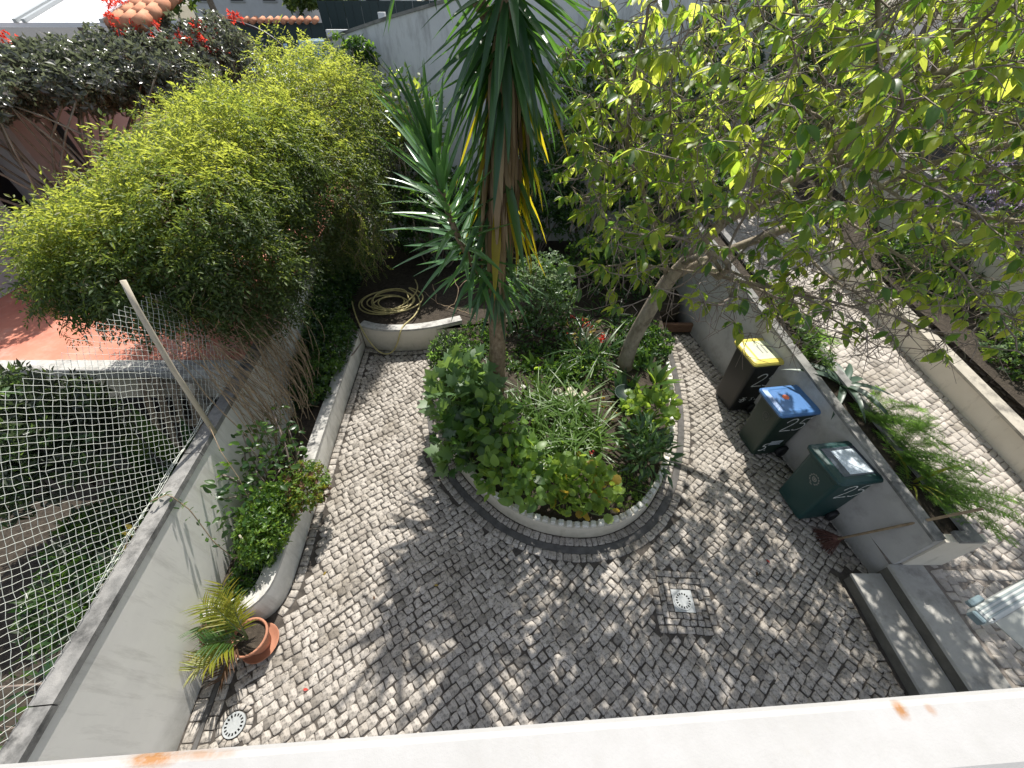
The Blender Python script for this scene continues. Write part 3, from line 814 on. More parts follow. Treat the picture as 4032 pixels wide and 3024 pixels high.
# right planter
rp = empty('raised_planter', (4.3, 3.5, 0), 'grey rendered raised planter with ferns behind the wheelie bins', 'planter')
RP = resample([(PX(1.62), 1.62), (PX(7.6), 7.6)], 0.5)
ztop = lambda x, y: 0.965 + 0.14*(y-1.62)
ztop2 = lambda x, y: 1.0 + 0.14*(y-1.62)
b_ = MB(); wall_path(b_, RP[::-1] * 1.0, -0.10, -0.1, ztop)
wall_path(b_, (RP + np.array([0.36, 0.0]))[::-1], -0.08, -0.1, ztop)
b_.build('wall', M['plaster_grey'], rp)
b_ = MB(); b_.box((PX(1.62)+.003, 1.60, -0.1), (PX(1.62)+.437, 1.685, 0.962)); b_.build('end_wall', M['plaster_cream'], rp)
b_ = MB(); wall_path(b_, (RP - [.012, 0])[::-1], -0.125, lambda x, y: ztop(x, y)+.002, ztop2)
wall_path(b_, (RP + [.345, 0.0])[::-1], -0.11, lambda x, y: ztop(x, y)+.002, ztop2)
b_.box((PX(1.62)+.115, 1.585, 0.968), (PX(1.62)+.343, 1.70, 1.008))
b_.build('coping', M['coping'], rp)
b_ = MB(); b_.add([(PX(1.68)+.08, 1.68, .93), (PX(1.68)+.37, 1.68, .93), (PX(7.6)+.37, 7.6, 1.76), (PX(7.6)+.08, 7.6, 1.76)], [(0, 1, 2, 3)])
b_.build('planter_soil', M['soil'], rp)

# wall on the far side of the driveway
dw = empty('driveway_wall', (6.4, 5, 0), 'low cream retaining wall along the far side of the driveway', 'wall')
DX = lambda y: 6.62 - 0.10*(y-3)
DP = resample([(DX(0.5), 0.5), (DX(11.5), 11.5)], 0.5)
b_ = MB(); wall_path(b_, DP[::-1], -0.16, -0.2, lambda x, y: zdrive(x, y) + 0.36); b_.build('wall', M['plaster_cream'], dw)
b_ = MB(); wall_path(b_, (DP - [.01, 0])[::-1], -0.2, lambda x, y: zdrive(x, y) + 0.362, lambda x, y: zdrive(x, y) + 0.40); b_.build('coping', M['coping_cream'], dw)
nb = empty('garden_wall', (8.1, 6, 0), 'tall cream neighbour wall beyond the narrow bed at far right', 'wall')
b_ = MB(); wall_path(b_, (DP + [1.35, 0])[::-1], -0.18, -0.2, lambda x, y: zdrive(x, y) + 1.35); b_.build('wall', M['plaster_cream'], nb)
b_ = MB(); wall_path(b_, (DP + [1.33, 0])[::-1], -0.22, lambda x, y: zdrive(x, y) + 1.352, lambda x, y: zdrive(x, y) + 1.40); b_.build('coping', M['coping'], nb)
b_ = MB(); b_.add([(DX(.5)+.15, .5, .60), (DX(.5)+1.36, .5, .60), (DX(11.5)+1.36, 11.5, 2.15), (DX(11.5)+.15, 11.5, 2.15)], [(0, 1, 2, 3)])
tag(b_.build('driveway_soil', M['soil']), kind='structure')

# soil
b_ = MB(); b_.prism(list(map(tuple, np.vstack([offset(BED, .03)[::-1][::4], [(-1.2, 6.1)], offset(BACK, .03)[::-1][::4], [(WX(6), 5.9), (WX(9.6), 9.6), (4.2, 9.6), (3.4, 6.6)]])))[::-1], -0.1, lambda x, y: 0.17 + 0.24*min(1, max(0, (y-4.6)/1.1)))
tag(b_.build('flower_bed_soil', M['soil']), kind='structure')
b_ = MB(); Pl = offset(LPLC[6:], .1)
b_.prism([tuple(p) for p in Pl[::6]] + [(WX(5.9)+.01, 5.85), (WX(1.3)+.01, 1.3)], -0.1, 0.33)
tag(b_.build('planter_soil', M['soil']), kind='structure')

# grey back wall
t = empty('garden_wall', (1, 9.7, 0), 'grey stained back wall with sloping top behind the spiky plant', 'wall')
top = [(-3.5, 4.22), (-3.14, 4.33), (-2.2, 4.55), (-0.86, 4.82), (0.4, 5.05), (2.2, 5.05), (4.9, 5.0)]
b_ = MB()
vs = []
for x, z in top:
    vs += [(x, 9.6, -.2), (x, 9.6, z), (x, 9.85, z), (x, 9.85, -.2)]
fs = []
for i in range(len(top)-1):
    for j in range(4): fs.append((i*4+j, (i+1)*4+j, (i+1)*4+(j+1) % 4, i*4+(j+1) % 4))
fs += [(0, 1, 2, 3), tuple((len(top)-1)*4+k for k in (3, 2, 1, 0))]
b_.add(vs, fs)
bw_m = mottled('stained_blue_grey_render', [(0.3, (0.58, 0.59, 0.61)), (0.7, (0.68, 0.69, 0.71))], 1.4, 10, 0.9, 0.4, 90, 0.004, dirt=(0.30, 0.30, 0.31), dirt_scale=1.6, dirt_at=(0.52, 0.75), dirt_stretch=(3, 1, 0.6))
b_.build('wall', bw_m, t)
b_ = MB()
for (x0, z0), (x1, z1) in zip(top[:-1], top[1:]):
    b_.add([(x0, 9.58, z0+.003), (x1, 9.58, z1+.003), (x1, 9.87, z1+.003), (x0, 9.87, z0+.003), (x0, 9.58, z0+.05), (x1, 9.58, z1+.05), (x1, 9.87, z1+.05), (x0, 9.87, z0+.05)],
           [(3,2,1,0),(4,5,6,7),(0,1,5,4),(1,2,6,5),(2,3,7,6),(3,0,4,7)])
b_.build('coping', M['coping'], t)

# balcony parapet under the camera
t = empty('balcony_parapet', (0, 0, 3.6), 'white balcony parapet ledge crossing the bottom of the view', 'parapet')
def par(x, d): return 0.072 + 0.0565*x - d
b_ = MB()
prof = [(0, -.12), (0, -.02), (.008, -.006), (.02, 0), (.125, .002), (.137, -.004), (.14, -.02), (.14, -.5)]
vs = []
for x in np.linspace(-3, 3.2, 9):
    for d, z in prof: vs.append((x, par(x, d), 3.6 + z))
k = len(prof)
fs = [(i*k+j, i*k+j+1, (i+1)*k+j+1, (i+1)*k+j) for i in range(8) for j in range(k-1)]
b_.add(vs, [f[::-1] for f in fs]); b_.build('ledge', M['sill'], t)
b_ = MB(); b_.add([(-3, par(-3, .03), 2.6), (3.2, par(3.2, .03), 2.6), (3.2, par(3.2, .13), 2.6), (-3, par(-3, .13), 2.6), (-3, par(-3, .03), 3.55), (3.2, par(3.2, .03), 3.55), (3.2, par(3.2, .13), 3.55), (-3, par(-3, .13), 3.55)],
                  [(3,2,1,0),(4,5,6,7),(0,1,5,4),(1,2,6,5),(2,3,7,6),(3,0,4,7)])
b_.build('wall', M['sill'], t)

# ------------------------------------------------------------------ neighbour's terrace, house and lower garden at the left
t = empty('neighbour_terrace', (-6, 4, 0), 'raised red terrace with grey edge behind the netting at left', 'terrace')
def wx2(y): return WX(y) - 0.15
b_ = MB(); b_.prism([(-8.6, 4.02), (wx2(4.02), 4.02), (wx2(11.4), 11.4), (-8.6, 11.4)], 1.10, 1.25)
b_.build('floor', M['terrace'], t)
b_ = MB(); b_.bbox((-8.6, 3.80, 1.10), (wx2(3.8)-.005, 4.018, 1.262), .01); b_.build('edge_slab', M['coping_light'], t)
b_ = MB(); b_.box((-8.6, 3.90, 0.62), (wx2(3.9)-.005, 4.10, 1.098)); b_.build('wall', M['plaster_cream'], t)
b_ = MB(); b_.box((-8.6, 4.7, -0.3), (wx2(4.7)-.005, 4.8, 1.09)); b_.build('shade_panel', M['dark_void'], t)  # near-black panel paints the shade under the terrace
for x in (-6.4, -4.9):
    b_ = MB(); b_.box((x, 3.93, -.3), (x+.22, 4.08, 0.618)); b_.build('pillar', M['plaster_cream'], t)

t = empty('neighbour_house', (-8.6, 7, 1.25), 'dusty pink house with dark doorway behind the creepers at far left', 'house')
b_ = MB(); b_.box((-8.9, 3.5, 1.25), (-8.6, 6.75, 4.15)); b_.build('wall', M['plaster_lilac'], t)
b_ = MB(); b_.box((-8.9, 7.75, 1.25), (-8.6, 13.0, 4.15)); b_.box((-8.9, 6.75, 3.75), (-8.6, 7.75, 4.15)); b_.build('wall', M['plaster_pink'], t)
b_ = MB(); b_.box((-9.4, 6.6, 1.25), (-9.3, 7.9, 3.8)); b_.build('doorway', M['dark_void'], t)  # near-black panel paints the unlit interior
b_ = MB(); b_.box((-9.3, 7.70, 1.25), (-8.905, 7.76, 3.75)); b_.build('door_jamb', M['plaster_lilac'], t)
b_ = MB(); b_.tube([(-8.55, 8.55, 4.1), (-8.55, 8.55, 1.3)], .05, 8); b_.build('drainpipe', M['iron'], t)
rz = lambda y: 4.52 + .26*(y-9)
b_ = MB(); b_.add([(-12, 9, rz(9)), (-6.95, 9, rz(9)), (-6.95, 13, rz(13)), (-12, 13, rz(13)), (-12, 9, rz(9)-.06), (-6.95, 9, rz(9)-.06), (-6.95, 13, rz(13)-.06), (-12, 13, rz(13)-.06)], [(0,1,2,3),(7,6,5,4),(4,5,1,0),(5,6,2,1),(6,7,3,2),(7,4,0,3)])
b_.build('roof', M['roof_white'], t)
for x in (-6.98, -8.3, -8.45, -9.9):
    b_ = MB(); b_.add([(x-.03, 8.98, rz(8.98)+.004), (x+.03, 8.98, rz(8.98)+.004), (x+.03, 13, rz(13)+.004), (x-.03, 13, rz(13)+.004), (x-.03, 8.98, rz(8.98)+.05), (x+.03, 8.98, rz(8.98)+.05), (x+.03, 13, rz(13)+.05), (x-.03, 13, rz(13)+.05)], [(3,2,1,0),(4,5,6,7),(0,1,5,4),(1,2,6,5),(2,3,7,6),(3,0,4,7)]); b_.build('roof_bar', M['alu'], t)
for k in range(15):
    x0 = -6.85 + (k % 3)*.22; y0 = 9.0 + (k//3)*.34
    b_ = MB(); b_.tube([(x0, y0, rz(y0)-.04), (x0, y0+.36, rz(y0+.36)-.02)], [.11, .10], 8); b_.build('roof_tile', M['rooftile'], t)

b_ = MB(); b_.quad((-9, -2, -.33), (wx2(-2), -2, -.33), (wx2(4.7), 4.7, -.33), (-9, 4.7, -.33)); tag(b_.build('lower_garden_soil', M['soil']), kind='structure')
# dark shrubs in the lower garden, behind the net
def stems(name, base, tips, r0, mat, parent, n=5, bend=.15):
    mb = MB()
    for tp in tips:
        b0 = np.array(base, float) + rng.normal(0, .03, 3)*[1, 1, 0]; tp = np.array(tp, float)
        k = rng.normal(0, bend, 3)
        s = np.linspace(0, 1, n)[:, None]
        p = b0*(1-s) + tp*s + k*np.sin(s*np.pi)*np.linalg.norm(tp-b0)
        mb.tube(p, np.linspace(r0, r0*.4, n), 5)
    return mb.build(name, mat, parent)

def bush(name, label, cat, c, r_, n, temps, mats, size, group=None, limit=0, zmin=-.5, depth=.5, up=.5, stem=M['twig'], base=None, which=None, k=1.0, nst=9, seed=None):
    c = np.array(c, float); r_ = np.array(r_, float)
    base = base if base is not None else (c[0], c[1], c[2]-r_[2]*1.05)
    t = empty(name, base, label, cat, group)
    p, nn_ = blob_shell(c, r_, n, depth, seed if seed is not None else rng.uniform(0, 9), zmin, k)
    ax = nrm(nn_ + rng.normal(0, .6, p.shape) + [0, 0, up*.3])
    upv = nrm(nn_*.6 + [0, -.15, .8] + rng.normal(0, .35, p.shape))
    s = size * rng.uniform(.65, 1.25, n)
    w = rng.integers(0, len(mats), n) if which is None else which(p, nn_)
    leaf_parts(t, temps, mats, p, frames(ax, upv), s, w, limit)
    tips = p[rng.integers(0, n, nst)]
    stems('stem', base, tips, .012 + .01*r_[2], stem, t)
    return t

T_S = [T_spray(9, .28, .36, s, .5) for s in range(4)]
T_C = [T_cluster(7, .6, .5, s) for s in range(4)]
T_CL = [T_cluster(7, .7, .30, s+9) for s in range(4)]

bush('olive_shrub', 'grey green small leaved shrub behind the netting at the left edge', 'shrub', (-5.5, 2.7, 1.15), (.75, .8, .85), 1500, T_CL, [M['l_olive'], M['l_olive'], M['l_lobe']], .15, depth=.7)
bush('dark_shrub', 'dark tangled shrub low behind the netting beneath the terrace', 'shrub', (-4.35, 1.9, 0.25), (.9, 1.1, .55), 1300, T_CL, [M['l_dark'], M['l_olive'], M['l_mid']], .14, depth=.7)
bush('oleander_bush', 'dark narrow leaved bush behind the netting in the bottom left corner', 'shrub', (-3.95, 0.7, 0.25), (.75, 1.1, .6), 420, T_LA, [M['l_dark'], M['l_mid']], .15, limit=120, depth=.6)
bush('white_flower_plant', 'sprigs of small white flowers behind the netting at left', 'flowers', (-3.72, 1.35, 0.75), (.3, .45, .3), 26, T_C, [M['l_white']], .07, depth=.5, stem=M['dry_stem'], nst=12, base=(-3.7, 1.4, -.2))
bush('yellow_leaf_shrub', 'small shrub with yellow green leaves touching the coping near the net', 'shrub', (-3.42, 1.45, 1.15), (.22, .25, .3), 70, T_OV, [M['l_mid'], M['l_geran_y'], M['l_mid']], .08, limit=70, base=(-3.5, 1.45, .2))

# big banana-like leaves and leaning pallet
t = empty('paddle_leaf_plant', (-4.0, 3.2, -.3), 'large upright paddle leaves growing between the leaning planks', 'plant')
for x, y, z, dx, dy, L in ((-4.95, 3.0, .1, -.12, .1, 1.0), (-4.5, 2.95, .05, -.15, .1, 1.05), (-4.2, 3.0, .15, .2, -.05, .8), (-4.7, 2.8, .1, .1, -.2, .85), (-4.05, 2.6, .0, .05, -.3, .8)):
    T = T_leaf(.26, 7, .12, .18, 'lance')
    V = place_T(T, (x, y, z+.25), (dx, dy, 1), (.3, -1, .3), L)
    link('leaf', np_mesh('leaf', V[0], V[1], M['l_mid'] if L > .9 else M['l_dark'], True), t)
    b_ = MB(); b_.tube([(x, y, -.3), (x+dx*.1, y+dy*.1, z+.3)], .02, 6); b_.build('stem', M['green_stem'], t)
t = empty('wooden_pallet', (-4.3, 3.5, -.3), 'weathered wooden pallet leaning against the terrace wall behind the net', 'pallet')
Mp = Matrix.Translation((-5.0, 3.35, -.25)) @ Matrix.Rotation(R(-8), 4, 'Z') @ Matrix.Rotation(R(-17), 4, 'X') @ Matrix.Rotation(R(7), 4, 'Y')
for k, (x, w) in enumerate(((-.40, .11), (-.18, .12), (.06, .10), (.30, .12))):
    b_ = MB(); b_.bbox((x, 0, 0), (x+w, .022, 1.42 + .05*(k % 2)), .003, Mp); b_.build('plank', M['wood'], t)
for z in (.15, .72, 1.30):
    b_ = MB(); b_.bbox((-.42, .024, z), (.46, .06, z+.09), .003, Mp); b_.build('plank', M['wood'], t)
b_ = MB(); b_.bbox((.30, -.02, 1.36), (.46, .024, 1.5), .004, Mp); b_.build('block', M['wood_pale'], t)
t = empty('scrap_planks', (-3.6, .9, 0), 'bleached scrap planks lying below the netting at the lower left', 'planks')
for k in range(3):
    Mx = Matrix.Translation((-3.62 - .1*k, .35 + .28*k, .35)) @ Matrix.Rotation(R(60 + 12*k), 4, 'Z') @ Matrix.Rotation(R(8), 4, 'Y')
    b_ = MB(); b_.bbox((-.35, -.05, 0), (.35, .05, .025), .003, Mx); b_.build('plank', M['wood_pale'], t)

# netting over the wall
t = empty('netting', (WX(1.5)-.2, 1.5, 1.5), 'pale knotted diamond netting stretched above the left wall', 'net')
def netpt(a, b):
    """a along the wall, b upwards"""
    off = -.135 + .03*np.sin(a*1.7+.4)*np.minimum(1, np.maximum(0, b)) - .10*np.clip(b, 0, 2) + .012*np.sin(b*3.1 + a*2.0)
    return np.stack([WX(a) + off, a + .012*np.sin(b*2.7+a*1.9), 1.515 + b + .02*np.sin(a*5.1)*np.minimum(1, b*2)], -1)
cell = .0365
na, nbb = int(4.3/cell), int(1.72/cell)
mb = MB()
def inside(i, j):
    a = -.75 + i*cell; b = j*cell
    return 0 <= j <= nbb and 0 <= i <= na and b < 1.50 - .12*max(0, a-1.2)
net_v = []; net_f = []
i, j = np.meshgrid(np.arange(na+1), np.arange(nbb+1), indexing='ij')
Pn = netpt(-.75 + i*cell, j*cell) + rng.normal(0, .0032, i.shape + (3,))
seg = []
for ii in range(na):
    for jj in range(nbb):
        if (ii + jj) % 2 == 0:
            if inside(ii+1, jj+1): seg.append((Pn[ii, jj], Pn[ii+1, jj+1]))
        else:
            if inside(ii, jj+1) and inside(ii+1, jj): seg.append((Pn[ii+1, jj], Pn[ii, jj+1]))
seg = np.array(seg); d = nrm(seg[:, 1]-seg[:, 0]); u = nrm(np.cross(d, [0.9, .2, .1])); w = np.cross(d, u); r_ = .0019
a3 = [0, 2.094, 4.189]
V = np.stack([seg[:, e] + r_*(math.cos(a)*u + math.sin(a)*w) for e in (0, 1) for a in a3], 1)
F = np.array([(0, 1, 4, 3), (1, 2, 5, 4), (2, 0, 3, 5)])
V = V.reshape(-1, 3); F = (F[None] + (np.arange(len(seg))*6)[:, None, None]).reshape(-1, 4)
o = link('mesh_cord', np_mesh('mesh_cord', V, F, M['net']), t); o['kind'] = 'stuff'
kn = np.array([Pn[ii, jj] for ii in range(na) for jj in range(nbb) if (ii+jj) % 2 == 0 and inside(ii, jj)])
KV = np.array([(1,0,0),(-1,0,0),(0,1,0),(0,-1,0),(0,0,1),(0,0,-1)], float); KF = np.array([(0,2,4),(2,1,4),(1,3,4),(3,0,4),(2,0,5),(1,2,5),(3,1,5),(0,3,5)])
scatter('knot', (KV, KF), kn, np.tile(np.eye(3), (len(kn), 1, 1)), np.full(len(kn), .0036), M['net'], t)
b_ = MB()
for q in range(3):
    aa = np.linspace(.9, 3.4, 40)
    b_.tube(np.stack([WX(aa)-.15+rng.normal(0, .004, 40), aa, 1.52+.012*q+.01*np.sin(aa*9+q)], 1), .004, 4)
b_.build('hem_rope', M['net'], t)
t = empty('net_post', (-3.25, 2.58, 1.5), 'slanting pale wooden post rising from the wall coping through the net', 'post')
b_ = MB(); b_.tube([(-3.22, 2.57, 1.48), (-3.25, 2.70, 2.25), (-3.28, 2.85, 2.9), (-3.29, 2.92, 3.12)], [.025, .024, .023, .022], 10); b_.build('post', M['wood_pale'], t)
b_ = MB(); b_.tube([(-3.23, 2.6, 1.62), (-3.05, 2.35, 1.45), (-2.92, 2.2, 1.2), (-2.85, 2.05, .9)], .004, 5); b_.build('stay_wire', M['dry_stem'], t)

# ------------------------------------------------------------------ the big creeper over the wall
t = empty('jasmine_creeper', (-3.4, 5.5, 1.5), 'huge yellow green jasmine creeper draped over the left wall', 'creeper')
blobs = [((-4.12, 3.95, 2.72), (.95, .62, .66), 3400, 0), ((-4.75, 4.0, 2.65), (.5, .55, .42), 1000, 10), ((-4.2, 6.9, 3.05), (1.2, .95, .78), 4200, 1), ((-3.55, 5.8, 3.05), (.85, 1.2, .90), 4200, 2),
         ((-3.3, 8.0, 3.25), (1.0, 1.45, 1.0), 3600, 3), ((-3.0, 6.9, 2.45), (.72, 1.0, 1.15), 2800, 4), ((-3.40, 4.6, 2.40), (.58, .95, .8), 2600, 5), ((-4.9, 7.0, 2.95), (.7, .8, .5), 1200, 6),
         ((-3.0, 9.0, 2.6), (.9, .9, 1.3), 1300, 7), ((-3.6, 4.5, 3.1), (.75, .9, .62), 2400, 8), ((-4.5, 5.2, 2.95), (.8, .8, .45), 1500, 9)]
Ps, Ns = [], []
for c, r_, n, sd in blobs:
    p, nn_ = blob_shell(c, r_, n, .45, sd*1.7, -.95, 1.5, .30)
    ok = np.ones(len(p), bool)
    for c2, r2, _, s2 in blobs:
        if c2 is c: continue
        ok &= (((p - np.array(c2))/np.array(r2))**2).sum(1) > .42
    Ps.append(p[ok]); Ns.append(nn_[ok])
p = np.concatenate(Ps); nn_ = np.concatenate(Ns); n = len(p)
ax = nrm(nn_*.8 + rng.normal(0, .5, p.shape) + [.1, -.25, .05]); upv = nrm(nn_ + [0, 0, .6] + rng.normal(0, .3, p.shape))
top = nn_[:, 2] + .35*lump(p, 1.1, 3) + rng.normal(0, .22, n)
w = np.where(top > .72, 1, np.where(top > .12, 0, 2))  # yellow leaves where the mass faces up, dark where it faces down
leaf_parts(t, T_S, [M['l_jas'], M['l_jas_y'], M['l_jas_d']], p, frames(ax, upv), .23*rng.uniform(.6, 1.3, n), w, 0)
# inner tangle of twigs
mb = MB()
for c, r_, _, sd in blobs:
    for q in range(26):
        d0 = rand_dirs(1)[0]*np.array(r_)*.75 + c; d1 = rand_dirs(1)[0]*np.array(r_)*.8 + c
        m = (d0+d1)/2 + rng.normal(0, .15, 3)
        mb.tube([d0, (d0+m)/2 + rng.normal(0, .05, 3), m, d1], [.007, .008, .008, .004], 4, False)
mb.build('twig', M['dry_stem'], t)['kind'] = 'stuff'
# long arching shoots
mb = MB(); sp, sa = [], []
for q in range(190):
    k = rng.integers(0, n)
    while nn_[k][2] < .1: k = rng.integers(0, n)
    d0 = nrm(nn_[k] + rng.normal(0, .35, 3) + [0, 0, .25]); L = rng.uniform(.2, .55)
    s = np.linspace(0, 1, 6)[:, None]
    pp = p[k] + d0*s*L + np.array([0, 0, -.35*L])*s*s
    mb.tube(pp, np.linspace(.0035, .0012, 6), 3, False)
    for e in range(1, 6): sp.append(pp[e]); sa.append(d0 + rng.normal(0, .6, 3))
mb.build('shoot', M['green_stem'], t)['kind'] = 'stuff'
sp = np.array(sp); sa = np.array(sa)
leaf_parts(t, T_S, [M['l_jas_y'], M['l_jas']], sp, frames(nrm(sa), np.tile([0., 0, 1], (len(sp), 1))), .12*rng.uniform(.6, 1.4, len(sp)), None, 0)
# hanging curtains
hp, ha = [], []
mb = MB()
for q in range(70):
    x0, y0 = (rng.uniform(-2.75, -2.25), rng.uniform(5.9, 7.4)) if q < 46 else (rng.uniform(-5.0, -3.2), rng.uniform(3.3, 3.7))
    z0 = rng.uniform(2.0, 2.9) if q < 46 else rng.uniform(2.6, 2.8); L = rng.uniform(.4, 1.3) if q < 46 else rng.uniform(.15, .55)
    s = np.linspace(0, 1, 12)
    pp = np.stack([x0 + .06*np.sin(s*7+q), y0 + .05*np.cos(s*6+q), z0 - L*s], 1)
    mb.tube(pp, .003, 3, False)
    for e in range(12): hp.append(pp[e]); ha.append((rng.normal(0, .6), rng.normal(0, .6), -.7))
mb.build('shoot', M['dry_stem'], t)['kind'] = 'stuff'
hp = np.array(hp); ha = nrm(np.array(ha))
leaf_parts(t, T_S, [M['l_jas'], M['l_jas_y'], M['l_jas']], hp, frames(ha, nrm(rng.normal(0, 1, ha.shape) + [0, -.5, .5])), .13*rng.uniform(.6, 1.3, len(hp)), None, 0)
# dry brown stems hanging down to the bed
mb = MB()
for q in range(150):
    y0 = rng.uniform(3.0, 4.6); x0 = WX(y0) + rng.uniform(-.25, .25); z0 = rng.uniform(1.6, 2.3)
    y1 = y0 + rng.uniform(-.5, .25); x1 = WX(y1) + rng.uniform(.08, .45); z1 = rng.uniform(.35, 1.0)
    s = np.linspace(0, 1, 8)[:, None]
    pp = np.array([x0, y0, z0])*(1-s) + np.array([x1, y1, z1])*s + np.array([rng.uniform(0, .22), rng.normal(0, .12), 0])*np.sin(s*np.pi) + rng.normal(0, .012, (8, 3))
    mb.tube(pp, rng.uniform(.0025, .006), 4, False)
mb.build('dry_stem', M['dry_stem'], t)['kind'] = 'stuff'

# ivy on the courtyard side of the wall
t = empty('wall_ivy', (-3.2, 5.0, .4), 'dark green ivy covering the wall foot beneath the jasmine', 'ivy')
n = 2600
y = rng.uniform(3.9, 9.2, n); z = .38 + rng.random(n)**1.5 * (.4 + .25*(y-3.9)).clip(.3, 1.6)
x = WX(y) + .04 + rng.random(n)*.32*(1.1 - (z-.3)/1.9)
leaf_parts(t, T_C, [M['l_dark'], M['l_mid'], M['l_dark']], np.stack([x, y, z], 1), frames(rand_dirs(n), nrm(rng.normal(0, .4, (n, 3)) + [.8, -.4, .6])), .13*rng.uniform(.6, 1.2, n), None, 0)

# ------------------------------------------------------------------ left bed plants
bush('rose_bush', 'loose rose bush with dark leaves against the white wall', 'shrub', (-2.90, 2.5, .85), (.32, .85, .62), 420, T_OV, [M['l_dark'], M['l_mid'], M['l_mid']], .09, limit=300, depth=.8, base=(-2.95, 2.4, .33), nst=16)
bush('fine_leaf_bush', 'bright fine leaved green bush on the narrow left bed', 'shrub', (-2.78, 2.0, .58), (.26, .5, .38), 800, T_C, [M['l_bright'], M['l_mid']], .085, depth=.6, base=(-2.85, 2.0, .33))
bush('heavenly_bamboo', 'reddish tipped fine shrub spilling over the low planter wall', 'shrub', (-2.52, 2.40, .62), (.28, .36, .30), 520, T_C, [M['l_geran'], M['l_palm'], M['l_mid'], M['l_brown'], M['l_geran']], .075, depth=.7, base=(-2.75, 2.35, .33))
bush('ground_ivy', 'low dark ivy filling the bed behind the potted palm', 'ivy', (-2.88, 1.55, .38), (.17, .45, .16), 300, T_C, [M['l_mid'], M['l_dark']], .085, depth=.6, base=(-2.9, 1.5, .33))
bush('creeping_fig', 'dark leafy creeper at the far end of the low planter wall', 'creeper', (-3.0, 4.9, .62), (.22, 1.0, .45), 900, T_C, [M['l_mid'], M['l_dark']], .10, depth=.6, base=(-3.0, 4.9, .33))
t = empty('trailing_rose_cane', (-3.0, 1.9, .4), 'thin rose cane arching across the white wall to the coping', 'plant')
b_ = MB(); pp = [(-2.9, 1.55, .45), (-2.98, 1.60, .95), (-3.08, 1.75, 1.35), (-3.18, 1.8, 1.56), (-3.26, 1.7, 1.60)]; b_.tube(resample(np.array(pp), .06), .005, 5); b_.build('stem', M['dry_stem'], t)
pp = resample(np.array(pp), .035); n = len(pp)
leaf_parts(t, T_OV, [M['l_mid'], M['l_dark']], pp + rng.normal(0, .03, pp.shape), frames(rand_dirs(n), rand_dirs(n, .2)), .06*rng.uniform(.7, 1.3, n), None, 60)
t = empty('bamboo_stake', (-2.8, 1.75, .33), 'short pale cane stake standing in the left bed', 'stake')
b_ = MB(); b_.tube([(-2.80, 1.6, .33), (-2.84, 1.72, .85)], .009, 7); b_.build('cane', M['wood_pale'], t)

# potted palm
t = empty('palm_pot', (-2.66, .98, 0), 'terracotta pot of yellow green palm at the end of the left bed', 'potted plant')
C0 = (-2.63, .93)
b_ = MB(); b_.lathe([(.10, .012), (.165, .014), (.185, .05), (.178, .052), (.16, .028), (.0, .026)], (*C0, 0), 28); b_.build('saucer', M['terracotta'], t)
b_ = MB(); b_.lathe([(.10, .03), (.155, .26), (.172, .262), (.175, .30), (.158, .302), (.15, .26), (.14, .25)], (*C0, 0), 28); b_.build('pot', M['terracotta'], t)
b_ = MB(); b_.add([(C0[0]+.15*math.cos(a), C0[1]+.15*math.sin(a), .262+.01*math.sin(5*a)) for a in np.linspace(0, 6.1, 18)], [tuple(range(18))]); b_.build('potting_soil', M['soil'], t)
def frond(base, az, el, L, nl, mat, parent, droop=.5, lw=.10, ll=.30):
    d = np.array([math.cos(az)*math.cos(el), math.sin(az)*math.cos(el), math.sin(el)])
    s = np.linspace(0, 1, 10)[:, None]
    rc = np.array(base) + d*L*s + np.array([0, 0, -droop*L])*s**2.2
    fr = MB().tube(rc, np.linspace(.006, .002, 10), 5).build('frond', M['green_stem'] if mat is not M['l_brown'] else M['dry_stem'], parent)
    T = T_leaf(lw, 4, .18, .25, 'lance')
    side = nrm(np.cross(d, [0, 0, 1])); Vs, Fs, n0 = [], [], 0
    for q in range(nl):
        tt = .25 + .75*q/(nl-1); c = np.array([np.interp(tt, s[:, 0], rc[:, k]) for k in range(3)])
        for sg in (-1, 1):
            axv = side*sg*(.75 + .1*rng.random()) + d*(.55 + .5*tt) + np.array([0, 0, .12-.25*tt]) + rng.normal(0, .07, 3)
            V = place_T(T, c, axv, (0, 0, 1), ll*(1 - .55*abs(tt-.45))*rng.uniform(.85, 1.1))
            me = np_mesh('leaflet', V[0], V[1], mat, True); Vs.append(V[0]); Fs.append(V[1]+n0); n0 += len(V[0])
            bpy.data.meshes.remove(me)
    o = link('leaflets', np_mesh('leaflets', np.concatenate(Vs), np.concatenate(Fs), mat, True), None)
    o.parent = fr; o.matrix_parent_inverse = pmat(fr).inverted()
for az, el, L, mt, dr in ((108, 66, .78, 'l_palm', .16), (128, 74, .72, 'l_palm', .14), (85, 74, .62, 'l_palm', .2), (150, 66, .66, 'l_palm', .25), (205, 62, .5, 'l_mid', .35), (245, 58, .55, 'l_palm', .5), (225, 44, .5, 'l_palm', .5), (170, 56, .6, 'l_mid', .35),
                      (135, 56, .6, 'l_palm', .3), (190, 36, .42, 'l_brown', .6), (255, 34, .42, 'l_brown', .8), (160, 38, .45, 'l_brown', .5)):
    frond((C0[0]-.05+rng.normal(0, .025), C0[1]+rng.normal(0, .025), .27), R(az), R(el), L, 13, M[mt], t, dr, .085, .24)

